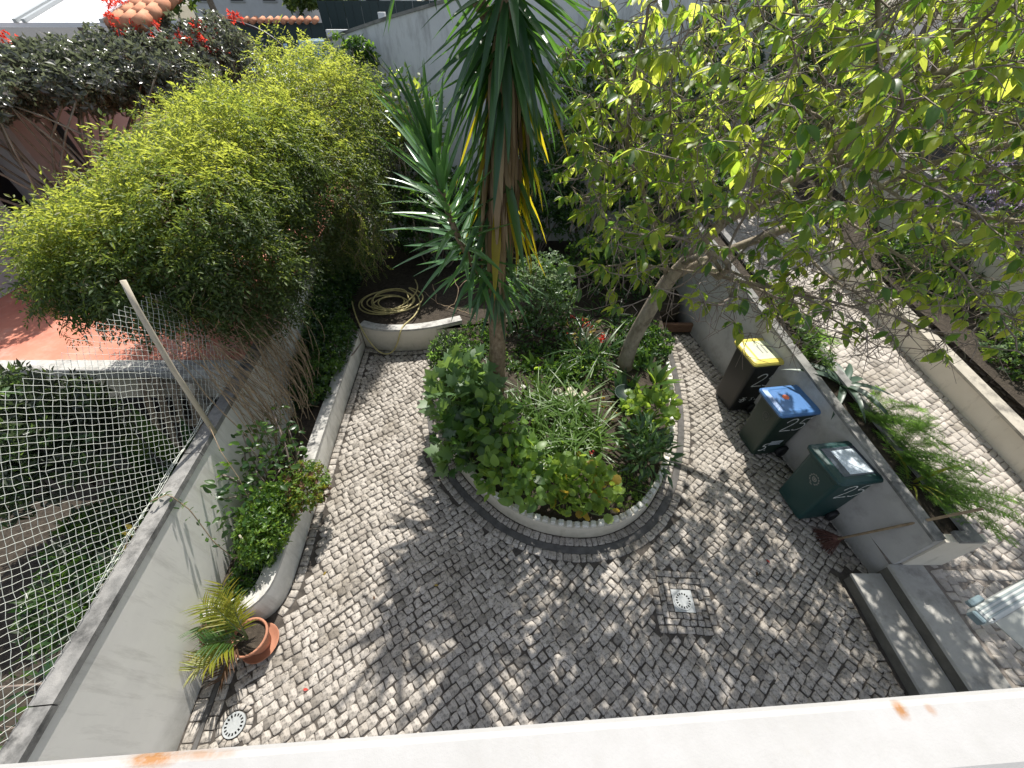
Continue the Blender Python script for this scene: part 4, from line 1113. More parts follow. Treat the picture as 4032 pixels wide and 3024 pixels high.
# drains
def drain(ctr, label, sq):
    t = empty('drain_cover', (ctr[0], ctr[1], 0), label, 'drain', 'round floor drains in the paving')
    x, y = ctr; n = 16; mb = MB()
    def ringq(r0, r1, z, a0=0, a1=2*np.pi, m=32):
        a = np.linspace(a0, a1, m+1)
        for p, q in zip(a[:-1], a[1:]):
            mb.quad((x+r1*math.cos(p), y+r1*math.sin(p), z), (x+r1*math.cos(q), y+r1*math.sin(q), z), (x+r0*math.cos(q), y+r0*math.sin(q), z), (x+r0*math.cos(p), y+r0*math.sin(p), z))
    ringq(.082, .098, .006); ringq(.0, .060, .007)
    for k in range(n): ringq(.060, .082, .0065, k*2*np.pi/n, (k+.5)*2*np.pi/n, 2)
    a = np.linspace(0, 2*np.pi, 33)
    for p, q in zip(a[:-1], a[1:]): mb.quad((x+.098*math.cos(p), y+.098*math.sin(p), -.02), (x+.098*math.cos(q), y+.098*math.sin(q), -.02), (x+.098*math.cos(q), y+.098*math.sin(q), .006), (x+.098*math.cos(p), y+.098*math.sin(p), .006))
    mb.build('grate', M['drain'], t)
    mb = MB(); ringq2 = mb.lathe([(.095, -.012), (.0, -.012)], (x, y, 0), 24); mb.build('dark_pit_disc', M['black'], t)  # black disc paints the dark depth under the slots
    if sq:
        mb = MB(); mb.box((-.115, -.115, -.03), (.115, .115, .001), Matrix.Translation((x, y, 0)) @ Matrix.Rotation(R(-3), 4, 'Z')); mb.build('frame', M['drain'], t)
        t.children[-1].location.z = -.016
drain(DR1, 'round grey drain grate set in a square of stones at lower right', False)
drain(DR2, 'round grey drain grate by the tall wall at bottom left', False)
b_ = MB()
Mq = Matrix.Translation((DR1[0], DR1[1], 0)) @ Matrix.Rotation(R(-3), 4, 'Z')
a = np.linspace(0, 2*np.pi, 33)[:-1]
V = [tuple(Mq @ Vector((.1*math.cos(q), .1*math.sin(q), .001))) for q in a]
sqv = []
for q in a:
    c_, s_ = math.cos(q), math.sin(q); m_ = max(abs(c_), abs(s_)); sqv.append(tuple(Mq @ Vector((.115*c_/m_, .115*s_/m_, .001))))
b_.add(V + sqv, [(k, 32+k, 32+(k+1) % 32, (k+1) % 32) for k in range(32)])
for o in COL.objects:
    if o.name == 'drain_cover': b_.build('frame', M['drain'], o)

# fallen petals and leaves
for k, (x, y, m_) in enumerate(((-2.05, .55, 'l_red'), (-1.55, 1.35, 'l_brown'), (-2.2, 1.65, 'l_geran_y'), (-.9, 1.5, 'l_geran_y'), (3.1, 1.75, 'l_red'), (2.9, 1.65, 'l_brown'))):
    V = place_T(T_OV[1], (x, y, .012), (math.cos(k*2.1), math.sin(k*2.1), .05), (0, 0, 1), .05)
    o = link('fallen_leaf', np_mesh('fallen_leaf', V[0], V[1], M[m_], True))
    tag(o, ['small red petal fallen on the cobbles near the lower left drain', 'small brown leaf fallen on the sunlit cobbles', 'yellow leaf fallen beside the left planter wall', 'yellow leaf fallen at the edge of the tree shade', 'red petal fallen in front of the broom', 'brown leaf fallen left of the broom'][k], 'leaf')

# ------------------------------------------------------------------ hose
t = empty('garden_hose', (-2.5, 6.5, .43), 'coiled yellow garden hose on the back bed hanging over the curved wall', 'hose')
pp = []
for q in np.linspace(0, 6.2*2*np.pi, 230):
    k = q/(2*np.pi)
    pp.append((-2.45 + (.22 + .05*k + .02*math.sin(3.1*k))*math.cos(q)*1.15 + .07*math.sin(k*2.3), 6.62 + (.20 + .045*k)*math.sin(q) + .06*math.cos(k*1.9), .46 + .012*k + .03*abs(math.sin(k*4.1))))
pp += [(-1.95, 6.9, .52), (-1.82, 6.55, .5), (-1.86, 6.2, .49), (-1.95, 5.98, .50), (-2.02, 5.80, .525), (-2.06, 5.655, .46), (-2.14, 5.60, .25), (-2.26, 5.56, .08), (-2.42, 5.56, .03), (-2.58, 5.62, .10), (-2.72, 5.70, .32), (-2.80, 5.78, .51), (-2.9, 5.95, .53), (-3.05, 6.25, .55), (-3.15, 6.5, .6)]
b_ = MB(); b_.tube(resample(smooth_path(pp, .03, 1), .035), .0135, 7); b_.build('hose', M['hose'], t)
b_ = MB(); b_.tube(smooth_path([(-2.1, 7.5, .5), (-1.95, 7.1, .56), (-1.97, 6.7, .58), (-2.3, 6.3, .5), (-2.8, 6.45, .55), (-2.75, 6.95, .57), (-2.2, 7.0, .6), (-2.05, 6.6, .6)], .04), .0135, 7); b_.build('hose', M['hose'], t)
t = empty('dead_branch', (-1.4, 6.8, .43), 'bare pale fallen branch on the dark soil beside the hose', 'branch')
b_ = MB()
for P_ in ([(-1.9, 7.1, .5), (-1.5, 6.6, .5), (-1.0, 6.35, .48), (-.7, 6.2, .46)], [(-1.2, 7.0, .9), (-1.05, 6.7, .75), (-1.1, 6.5, .6), (-1.3, 6.3, .5)], [(-1.05, 6.7, .75), (-.9, 6.8, .9)], [(-1.5, 6.6, .5), (-1.6, 6.9, .75)]):
    b_.tube(resample(np.array(P_), .08) + rng.normal(0, .008, (len(resample(np.array(P_), .08)), 3)), .008, 5)
b_.build('twig', M['dry_stem'], t)

# ------------------------------------------------------------------ wheelie bins
def ribbon(mb, pts, w, org, ex, ey, nz, off=.004):
    """flat brush stroke on a plane"""
    pts = resample(smooth_path(pts, .02, 2), .012) if len(pts) > 2 else np.array(pts, float)
    t_ = np.gradient(pts, axis=0); t_ /= np.linalg.norm(t_, axis=1)[:, None] + 1e-9
    nn = np.stack([-t_[:, 1], t_[:, 0]], 1)
    ww = w*(.8 + .35*rng.random(len(pts)))[:, None]
    a = pts + nn*ww; b = pts - nn*ww
    P3 = lambda q: [Vector(org) + Vector(ex)*float(x) + Vector(ey)*float(y) + Vector(nz)*off for x, y in q]
    A, B = P3(a), P3(b); n = len(A)
    mb.add([tuple(v) for v in A + B], [(i, i+1, n+i+1, n+i) for i in range(n-1)])
S2 = [[(0, .105), (.02, .14), (.06, .145), (.08, .11), (.05, .06), (0, .0), (.04, .006), (.095, .004)]]
S5 = [[(.085, .148), (.05, .145), (.02, .142), (.012, .088), (.012, .085), (.05, .09), (.08, .06), (.07, .02), (.03, -.004), (0, .012)]]
def strokes(mb, S, at, sc, *pl, w=.009, sl=.18):
    for s in S: ribbon(mb, [(at[0] + sc*(x + sl*y), at[1] + sc*y) for x, y in s], w, *pl)
def wheelie_bin(x0, y0, yaw, dims, body_m, lid_m, label, hgt=1.0):
    W_, D_ = dims          # W_ across (world Y), D_ deep (world X); front looks to -X
    t = empty('wheelie_bin', (x0, y0, 0), label, 'wheelie bin', 'wheelie bins along the planter', R(yaw))
    B = Matrix.Translation((x0, y0, 0)) @ Matrix.Rotation(R(yaw), 4, 'Z')
    def blk(name, m, vs, fs, sm=False):
        return MB().add([tuple(B @ Vector(v)) for v in vs], fs, sm).build(name, m, t)
    h = hgt*.93; ti = .055
    # tapered body with rounded vertical corners
    def rr(x0, x1, y0, y1, r_, z):
        o = []
        for cx, cy, a0 in ((x1-r_, y1-r_, 0), (x0+r_, y1-r_, 90), (x0+r_, y0+r_, 180), (x1-r_, y0+r_, 270)):
            for k in range(5):
                a = R(a0 + k*22.5); o.append((cx + r_*math.cos(a), cy + r_*math.sin(a), z))
        return o
    def loft(secs, cap=True):
        vs = sum(secs, []); n = len(secs[0]); fs = []
        for i in range(len(secs)-1):
            for j in range(n): fs.append((i*n+j, i*n+(j+1) % n, (i+1)*n+(j+1) % n, (i+1)*n+j))
        if cap: fs += [tuple(range(n))[::-1], tuple(range((len(secs)-1)*n, len(secs)*n))]
        return vs, fs
    y0_, y1_ = -W_/2, W_/2
    secs = [rr(ti*1.1, D_-.13, y0_+ti, y1_-ti, .035, .035), rr(ti*.95, D_-.10, y0_+ti*.92, y1_-ti*.92, .04, .10), rr(.03, D_-.035, y0_+.03, y1_-.03, .045, h-.10),
            rr(.022, D_-.03, y0_+.024, y1_-.024, .045, h-.08), rr(.012, D_-.02, y0_+.012, y1_-.012, .045, h-.075), rr(.012, D_-.02, y0_+.012, y1_-.012, .045, h-.02)]
    blk('body', body_m, *loft(secs))
    # lid
    secs = [rr(-.025, D_-.01, y0_-.012, y1_+.012, .05, h-.028), rr(-.028, D_-.01, y0_-.014, y1_+.014, .05, h), rr(-.012, D_-.015, y0_+.004, y1_-.004, .05, h+.022),
            rr(.045, D_-.05, y0_+.05, y1_-.05, .04, h+.034), rr(.065, D_-.07, y0_+.07, y1_-.07, .04, h+.028)]
    lid = blk('lid', lid_m, *loft(secs))
    # handle bar and hinge knuckles at the back
    mb = MB(); mb.tube([B @ Vector((D_+.015, y0_+.04, h-.02)), B @ Vector((D_+.015, y1_-.04, h-.02))], .014, 8)
    for yy in (y0_+.05, 0, y1_-.05): mb.bbox((D_-.04, yy-.025, h-.045), (D_+.022, yy+.025, h+.004), .006, B)
    mb.build('handle', body_m, t)
    for yy in (y0_-.005, y1_-.05):
        mb = MB(); Mw = B @ Matrix.Translation((D_-.10, yy, .10)) @ Matrix.Rotation(R(-90), 4, 'X')
        mb.lathe([(.0, -.002), (.06, 0), (.098, .006), (.10, .018), (.10, .042), (.095, .054), (.0, .056)], (0, 0, 0), 24, True, Mw); mb.build('wheel', M['rubber'], t)
    mb = MB(); mb.tube([B @ Vector((D_-.10, y0_+.02, .10)), B @ Vector((D_-.10, y1_-.02, .10))], .012, 8); mb.build('axle', M['iron'], t)
    # frames of the two visible faces
    def side(): # -Y face, slightly tapered
        a = Vector((0, y0_+ti, .035)); b = Vector((0, y0_+.03, h-.10)); ey = (b - a).normalized()
        o = B @ Vector((ti, y0_+ti, .035)); ex = (B.to_3x3() @ Vector((1, 0, 0))); e2 = B.to_3x3() @ ey
        return o, ex, e2, (ex.cross(e2)).normalized()
    def front(): # -X face
        a = Vector((ti*1.1, 0, .035)); b = Vector((.03, 0, h-.10)); ey = (b - a).normalized()
        o = B @ Vector((ti*1.1, 0, .035)); ex = (B.to_3x3() @ Vector((0, -1, 0))); e2 = B.to_3x3() @ ey
        return o, ex, e2, (ex.cross(e2)).normalized()
    return t, side(), front(), B, h, lid
def crest(t, fr, cx, cy, sc, m):
    """wreath-like emblem: a small shield ringed by leaves"""
    mb = MB()
    for k in range(12):
        a = k/12*2*math.pi + .2
        if abs(a - 4.7) < .25: continue
        ribbon(mb, [(cx + sc*.72*math.cos(a-.16), cy + sc*.8*math.sin(a-.16)), (cx + sc*.98*math.cos(a), cy + sc*1.05*math.sin(a)), (cx + sc*.80*math.cos(a+.22), cy + sc*.86*math.sin(a+.22))], sc*.09, *fr)
    ribbon(mb, [(cx - sc*.35, cy + sc*.35), (cx - sc*.38, cy - sc*.1), (cx, cy - sc*.5), (cx + sc*.38, cy - sc*.1), (cx + sc*.35, cy + sc*.35), (cx - sc*.3, cy + sc*.36)], sc*.09, *fr)
    ribbon(mb, [(cx - sc*.2, cy + sc*.05), (cx + sc*.2, cy + sc*.05)], sc*.10, *fr)
    ribbon(mb, [(cx, cy + sc*.28), (cx, cy - sc*.25)], sc*.07, *fr)
    ribbon(mb, [(cx - sc*.25, cy - sc*1.12), (cx, cy - sc*1.2), (cx + sc*.25, cy - sc*1.12)], sc*.09, *fr)
    mb.build('emblem', m, t)

t, sd, fr, B, h, lid = wheelie_bin(3.62, 2.49, 7, (.54, .60), M['bin_green'], M['bin_green'], 'dark green bin painted 25 with slate lid panel, nearest the broom', 1.06)
mb = MB(); strokes(mb, S2, (.10, .56), 1.85, *sd); strokes(mb, S5, (.29, .56), 1.75, *sd); ribbon(mb, [(.37, .855), (.41, .857)], .006, *sd); mb.build('number', M['paint'], t)
crest(t, fr, .02, .66, .075, M['emblem'])
mb = MB(); mb.bbox((.075, -.19, h+.028), (.50, .19, h+.033), .002, B); o = mb.build('lid_panel', M['lid_panel'], lid)
mb = MB(); mb.bbox((.17, -.17, h+.0335), (.46, .15, h+.0345), .0004, B); o = mb.build('pale_lid_patch', M['sticker'], lid)  # pale rectangle paints the whitish glare on the lid panel
t, sd, fr, B, h, lid = wheelie_bin(3.47, 3.47, 7, (.50, .58), M['bin_olive'], M['lid_blue'], 'green bin with blue lid and painted digits 2 5, middle of three', 1.06)
mb = MB(); strokes(mb, S2, (.10, .56), 1.85, *sd); strokes(mb, S5, (.29, .56), 1.75, *sd); strokes(mb, S5, (.03, .11), 1.1, *sd); ribbon(mb, [(.145, .115), (.138, .09)], .006, *sd); ribbon(mb, [(.34, .865), (.38, .868)], .006, *sd); mb.build('number', M['paint'], t)
mb = MB()
for q in range(4): ribbon(mb, [(.13 + .004*q, .235 + .026*q), (.31 + .004*q, .240 + .026*q)], .010, *sd)
mb.build('sticker', M['sticker'], t)
crest(t, fr, .03, .70, .07, M['emblem_dim'])
mb = MB(); mb.lathe([(.045, .030), (.0, .0305)], (0, 0, 0), 14, True, B @ Matrix.Translation((.22, .04, h))); mb.build('sticker', M['orange'], lid)
t, sd, fr, B, h, lid = wheelie_bin(3.46, 4.36, 7, (.56, .54), M['bin_black'], M['lid_yellow'], 'black bin with yellow lid, farthest of three along the planter', 1.18)
mb = MB(); strokes(mb, S2, (.10, .56), 1.85, *sd); strokes(mb, S5, (.29, .56), 1.75, *sd)
for s in ([(0, 0), (.01, .06), (.03, .09)], [(0, .09), (.05, .085), (.02, .05), (.06, .03), (.01, .0)], [(-.03, .06), (.07, .045)], [(-.02, .02), (.06, .10)], [(.16, .085), (.12, .075), (.16, .045), (.12, .02)], [(.19, .06), (.185, .025), (.215, .03), (.22, .06), (.225, .02)], [(.24, .02), (.25, .06), (.265, .02)]):
    ribbon(mb, [(.10 + 1.2*x, .20 + 1.2*y) for x, y in s], .0055, *sd)
mb.build('number', M['paint'], t)
mb = MB(); mb.bbox((.08, -.20, h+.028), (.50, .20, h+.033), .002, B); mb.build('pale_lid_patch', M['pale_lid_patch'], lid)
mb = MB()
for q in range(3): mb.bbox((.2 + .07*q, -.08, h+.0334), (.23 + .07*q, .1, h+.0338), .0002, B)
mb.build('lid_print', M['emblem'], lid)

# broom
t = empty('garden_broom', (4.1, 2.1, 0), 'dark red broom leaning head down against the grey planter', 'broom')
b_ = MB(); b_.tube([(3.99, 1.99, .13), (4.255, 1.80, 1.03), (4.38, 1.71, 1.45)], .0135, 8); b_.build('handle', M['dry_stem'], t)
b_ = MB()
hd = Vector((3.99, 2.0, .11))
for q in range(90):
    u_ = (q % 30)/29 - .5; k = (q//30) - 1
    p0 = np.array([4.0, 2.0, .13]) + np.array([.02*k, .05*u_, .0]); p1 = np.array([3.84 + .03*abs(u_) + .02*k, 2.02 + .34*u_, .015]) + rng.normal(0, .008, 3)*[1, 1, .3]
    b_.tube([p0, (p0*.4+p1*.6) + [0, 0, .02], p1], .0035, 3, False)
b_.build('bristles', M['broom'], t)
b_ = MB(); b_.tube([(4.04, 1.985, .16), (3.97, 2.01, .09)], [.018, .04], 8); b_.build('ferrule', M['broom'], t)
b_ = MB(); b_.tube([(3.93, 1.92, .075), (3.925, 2.02, .085), (3.93, 2.12, .075)], .006, 5); b_.build('binding', M['wood_pale'], t)

# awning at the right
t = empty('window_awning', (3.1, .8, 2.0), 'white aluminium awning with grooved front rail at the lower right corner', 'awning')
A0 = Vector((3.02, .745, 2.0)); ex = Vector((.943, .333, 0)).normalized(); eyv = Vector((ex.y, -ex.x, 0))
Ma = Matrix(((ex.x, -eyv.x, 0, A0.x), (ex.y, -eyv.y, 0, A0.y), (0, 0, 1, A0.z), (0, 0, 0, 1)))
b_ = MB(); b_.bbox((0, -.10, -.09), (2.2, 0, 0), .012, Ma); b_.build('front_rail', M['alu'], t)
b_ = MB()
for d_ in (-.018, -.042, -.07): b_.bbox((.004, d_-.006, -.001), (2.2, d_+.006, .004), .002, Ma)
b_.build('rail_groove', M['alu_edge'], t)
b_ = MB(); b_.bbox((-.035, -.085, -.075), (-.002, -.012, -.012), .008, Ma); b_.bbox((.02, .002, -.06), (.14, .04, -.02), .008, Ma); b_.build('end_cap', M['cap_blue'], t)
b_ = MB(); b_.lathe([(.008, .002), (.0, .003)], (0, 0, 0), 10, True, Ma @ Matrix.Translation((.03, -.085, .0))); b_.build('screw', M['iron'], t)
b_ = MB(); b_.add([tuple(Ma @ Vector(v)) for v in ((.03, -.102, -.012), (2.2, -.102, -.012), (2.2, -1.6, .30), (-.25, -1.6, .30), (.03, -.102, -.02), (2.2, -.102, -.02), (2.2, -1.6, .29), (-.25, -1.6, .29))], [(3,2,1,0),(4,5,6,7),(0,1,5,4),(1,2,6,5),(2,3,7,6),(3,0,4,7)])
b_.build('canopy', M['canvas'], t)

# ------------------------------------------------------------------ the yucca in the bed
YX, YY = -0.28, 4.38
t = empty('yucca_tree', (YX, YY, .17), 'tall spiky plant with bare brown trunk and hanging yellow and dry leaves', 'tree')
ax_ = lambda z: np.array([YX + .055*max(0, z-.2)**1.0*.9 + .02*math.sin(z*1.7), YY + .02*math.sin(z*1.1), z])
b_ = MB(); zz = np.linspace(.1, 5.7, 34)
b_.tube([ax_(z) for z in zz], [.132 + .05*math.exp(-(z-.1)*5) - .008*z + .004*math.sin(z*23) for z in zz], 14); b_.build('trunk', M['bark_yucca'], t)
b_ = MB(); sb = [np.array(p) for p in ((-.20, 4.36, 2.15), (-.46, 4.30, 2.5), (-.64, 4.26, 2.95), (-.74, 4.24, 3.42), (-.78, 4.24, 3.72))]
b_.tube(smooth_path(sb, .08, 1), .035, 8); b_.build('limb', M['bark_yucca'], t)
b_ = MB(); sb2 = [np.array(p) for p in ((.10, 4.45, 4.2), (-.35, 4.6, 4.9), (-.75, 4.75, 5.4))]
b_.tube(smooth_path(sb2, .08, 1), .06, 8); b_.build('limb', M['bark_yucca'], t)  # carries the out-of-view head added for its shadow
yp, ya, yu, ys, yw = [], [], [], [], []
def yl(p, a, L, w, curl=0):
    yp.append(p); a = np.array(a, float); a /= np.linalg.norm(a); ya.append(a)
    o = np.array([a[0], a[1], 0])+1e-3; yu.append(np.array([-a[2]*o[0], -a[2]*o[1], 1.0]) + rng.normal(0, .12, 3)); ys.append(L); yw.append(w)
GA = 2.39996
# main crown above and below the top edge of the view
for k in range(95):
    f = k/95; z = 5.75 - 1.35*f; a = k*GA; el = R(80 - 140*f) + rng.normal(0, .10)
    c = ax_(min(z, 5.7)) if z < 5.7 else ax_(5.7)
    d = (math.cos(a)*math.cos(el), math.sin(a)*math.cos(el), math.sin(el))
    yl(c + .06*np.array([math.cos(a), math.sin(a), 0]), d, rng.uniform(.72, .95), 0)
for k in range(48):     # unseen second head, added to shape the shadow on the courtyard
    f = k/48; a = k*GA; el = R(85 - 140*f); c = sb2[-1] + np.array([0, 0, .25-.5*f])
    yl(c, (math.cos(a)*math.cos(el), math.sin(a)*math.cos(el), math.sin(el)), rng.uniform(.6, .85), 0)
for k in range(52):     # leaves that bend down out of the crown
    z = 4.95 - .55*k/52; a = k*GA; el = R(-12 - 42*rng.random()); c = ax_(z)
    yl(c + .07*np.array([math.cos(a), math.sin(a), 0]), (math.cos(a)*math.cos(el), math.sin(a)*math.cos(el), math.sin(el)), rng.uniform(.75, 1.0), 0)
# hanging skirt
for k in range(210):
    f = k/210; z = 4.65 - 1.55*f; a = k*GA + rng.normal(0, .3); el = R(-48 - 34*rng.random()**.8)
    c = ax_(z); r_ = rng.random()
    right = math.cos(a) > .05
    front = math.sin(a) < -.3 and abs(math.cos(a)) < .8
    w = 2 if (right and not front and r_ < .55) or r_ < .07 else (3 if r_ < (.88 if front else .6) else 0)
    if w == 3: el = R(-72 - 15*rng.random())
    yl(c + .11*np.array([math.cos(a), math.sin(a), 0]), (math.cos(a)*math.cos(el), math.sin(a)*math.cos(el), math.sin(el)), rng.uniform(.7, 1.05), w)
# side rosette
s_ = smooth_path(sb, .02, 1); tz = nrm(s_[-1]-s_[len(s_)//2]); e1 = nrm(np.cross(tz, [0, 1, 0])); e2 = np.cross(tz, e1)
for k in range(104):
    f = k/104; c = s_[int((len(s_)-1)*(1 - .86*f))]
    a = k*GA; el = R(80 - 112*f) + rng.normal(0, .08)
    d = e1*math.cos(a)*math.cos(el) + e2*math.sin(a)*math.cos(el) + tz*math.sin(el)
    yl(c, d, rng.uniform(.72, .98)*(1 - .18*f), 1 if f > .12 else 0)
# lower tuft hanging round the trunk
for k in range(46):
    a = k*GA; el = R(-15 - 62*rng.random()); c = ax_(2.55 - .6*k/46)
    yl(c + .1*np.array([math.cos(a), math.sin(a), 0]), (math.cos(a)*math.cos(el)-.1, math.sin(a)*math.cos(el)-.15, math.sin(el)), rng.uniform(.42, .66), 0)
ys = np.array(ys); sc3 = np.stack([ys*rng.uniform(.85, 1.15, len(ys)), ys, ys], 1)
leaf_parts(t, T_ST, [M['l_yucca'], M['l_yucca_b'], M['l_yucca_y'], M['l_yucca_d']], np.array(yp), frames(np.array(ya), np.array(yu)), sc3, np.array(yw), 300)

# ------------------------------------------------------------------ the cherimoya tree
def grow(attr, roots, step=.13, infl=.9, kill=.2, iters=260, bias=(0, 0, 0)):
    pos = [np.array(r_, float) for r_ in roots[0]]; par = list(roots[1])
    A = attr.copy()
    for it in range(iters):
        if len(A) == 0: break
        Pn_ = np.array(pos)
        d2 = ((A[:, None] - Pn_[None])**2).sum(-1); nb_ = d2.argmin(1); dm = d2[np.arange(len(A)), nb_]
        ok = dm < infl*infl
        if not ok.any(): infl *= 1.4; continue
        added = 0
        for q in np.unique(nb_[ok]):
            v = nrm(A[ok & (nb_ == q)] - Pn_[q]).sum(0) + np.array(bias) + rng.normal(0, .25, 3)
            v = v/(np.linalg.norm(v)+1e-9); npos = Pn_[q] + v*step*rng.uniform(.8, 1.2)
            if ((Pn_ - npos)**2).sum(1).min() < (step*.4)**2: continue
            pos.append(npos); par.append(int(q)); added += 1
        if not added: break
        Pn_ = np.array(pos)
        dm = ((A[:, None] - Pn_[None])**2).sum(-1).min(1)
        A = A[dm > kill*kill]
    return np.array(pos), np.array(par)
def branch_mesh(pos, par, r_tip, expo=2.3):
    n = len(pos); r_ = np.zeros(n); kids = np.zeros(n, int)
    for i in range(n-1, 0, -1):
        kids[par[i]] += 1
    acc = np.zeros(n)
    for i in range(n-1, -1, -1):
        r_[i] = max(r_tip, acc[i]**(1/expo)) if kids[i] else r_tip
        if i: acc[par[i]] += r_[i]**expo
    return r_, kids

t = empty('cherimoya_tree', (1.98, 5.0, .2), 'large leafy tree with leaning grey trunk and drooping leaves filling the upper right', 'tree')
ells = [((2.4, 3.2, 4.1), (1.6, 1.0, .85), 640), ((4.3, 3.5, 3.9), (1.9, 1.2, 1.0), 780), ((1.15, 3.3, 3.9), (.75, .8, .95), 330), ((1.05, 2.9, 3.3), (.7, .5, .5), 130), ((2.3, 2.6, 3.15), (1.5, .5, .38), 210), ((3.6, 2.8, 2.95), (1.3, .7, .45), 190),
        ((3.0, 3.6, 5.1), (2.5, 1.2, .6), 420), ((5.6, 3.4, 3.3), (1.3, 1.1, .8), 220), ((4.9, 3.0, 2.85), (1.3, .8, .45), 150), ((3.3, 3.3, 2.6), (.9, .8, .3), 120), ((3.4, 4.9, 4.35), (2.4, .8, .85), 480), ((2.0, 4.6, 3.6), (.9, .5, .6), 110), ((1.0, 3.9, 4.25), (.7, .8, .8), 260), ((.85, 4.2, 3.7), (.5, .6, .7), 120), ((4.4, 3.2, 4.4), (2.0, .9, .6), 420)]
at_ = []
for c, r_, n in ells:
    d = rand_dirs(n) * (rng.random(n)[:, None]**(1/2.2)); at_.append(d*np.array(r_) + c)
at_ = np.concatenate(at_)
at_ = at_[np.linalg.norm(at_ - CAM, axis=1) > 2.05]
tr = [(1.98, 5.0, .1), (1.96, 4.97, .5), (1.97, 4.94, .9), (2.02, 4.88, 1.3), (2.08, 4.82, 1.7), (2.16, 4.78, 2.05), (2.2, 4.6, 2.4), (2.25, 4.4, 2.75), (2.3, 4.2, 3.1)]
par0 = [0] + list(range(len(tr)-1))
limbs = [([(2.45, 4.75, 2.3), (2.85, 4.7, 2.55), (3.3, 4.6, 2.85), (3.8, 4.45, 3.15)], 5), ([(1.95, 4.7, 2.45), (1.7, 4.65, 2.9), (1.45, 4.6, 3.3)], 5), ([(2.5, 4.0, 3.4), (2.8, 3.8, 3.8), (3.0, 3.8, 4.3)], 8), ([(2.1, 4.1, 2.75), (2.0, 3.7, 2.85), (1.95, 3.3, 2.95)], 6)]
for L_, p0 in limbs:
    for q, p_ in enumerate(L_):
        par0.append(p0 if q == 0 else len(tr)-1); tr.append(p_)
pos, par = grow(at_, (tr, par0), .115, .9, .155)
rad, kids = branch_mesh(pos, par, .0042, 2.25)
rad = np.minimum(rad, .115); rad[:6] = [.15, .125, .118, .112, .106, .10]
mb_t, mb_w = MB(), MB()
mb_t.tube(pos[:9], rad[:9], 14)
main = {}
for i in range(1, len(pos)):
    j = int(par[i])
    if i != j and (j not in main or rad[i] > rad[main[j]]): main[j] = i
for i in range(9, len(pos)):
    j = int(par[i])
    if main.get(j) == i and j >= 9: continue
    ch = [j, i]
    while ch[-1] in main: ch.append(main[ch[-1]])
    pts = pos[ch] + rng.normal(0, .006, (len(ch), 3)); pts[0] = pos[j]
    rr_ = rad[ch].copy(); rr_[0] = min(rr_[0], rr_[1]*1.15)
    big = [q for q in range(len(ch)) if rad[ch[q]] > .012]
    if len(big) >= 3 and rr_[1] > .012:
        m_ = MB(); m_.tube(pts[:big[-1]+1], rr_[:big[-1]+1], 7); m_.build('branch', M['bark'], t)
        if len(ch) - big[-1] > 1: mb_w.tube(pts[big[-1]:], rr_[big[-1]:], 4, False)
    else: mb_w.tube(pts, rr_, 4, False)
# bare side twigs
for q in range(5200):
    i = rng.integers(12, len(pos))
    if rad[i] > .03: continue
    d = nrm(rand_dirs(1)[0] + [0, -.1, -.35]); L = rng.uniform(.10, .38)
    p1 = pos[i] + d*L*.5 + rng.normal(0, .02, 3); p2 = p1 + nrm(d + rng.normal(0, .45, 3))*L*.5
    mb_w.tube([pos[i], p1, p2], [.0035, .0028, .0016], 3, False)
    if rng.random() < .6: mb_w.tube([p1, p1 + nrm(d + rng.normal(0, .8, 3))*L*.4], [.0024, .0014], 3, False)
mb_t.build('trunk', M['bark'], t)
mb_w.build('twig', M['twig'], t)['kind'] = 'stuff'
cp, ca, cu, cs, cw = [], [], [], [], []
thin = [i for i in range(12, len(pos)) if rad[i] < .009]
for i in thin:
    end = kids[i] == 0
    d = nrm(pos[i]-pos[par[i]]); x_, y_, z_ = pos[i]
    dens = 1.0 if z_ > 3.25 else .42
    if z_ < 2.9 and y_ < 3.4: dens = .5
    if x_ > 3.6 and z_ < 3.2: dens = .40
    if rng.random() > (dens if end else dens*.7): continue
    m = rng.integers(5, 9) if end else rng.integers(3, 6)
    yaw = rng.uniform(0, 6.28)
    for k in range(m):
        a = yaw + k*2.4; h_ = np.array([math.cos(a), math.sin(a), 0])
        dr = rng.uniform(.25, 1.15)
        ax2 = h_*.9 + d*.5 + np.array([0, 0, -dr])
        cp.append(pos[i] + d*rng.uniform(-.05, .03) + h_*.012); ca.append(ax2)
        cu.append(np.array([0, 0, 1]) + h_*.5*dr + rng.normal(0, .25, 3)); cs.append(rng.uniform(.060, .138) * (1.08 if z_ > 3.4 else .95))
        cw.append(1 if rng.random() < .30 + .2*(z_ > 4) else (2 if rng.random() < .33 else 0))
leaf_parts(t, T_OV, [M['l_tree'], M['l_tree2'], M['l_tree3']], np.array(cp), frames(nrm(np.array(ca)), nrm(np.array(cu))), np.array(cs), np.array(cw), 300)
print('tree leaves', len(cp), 'nodes', len(pos))

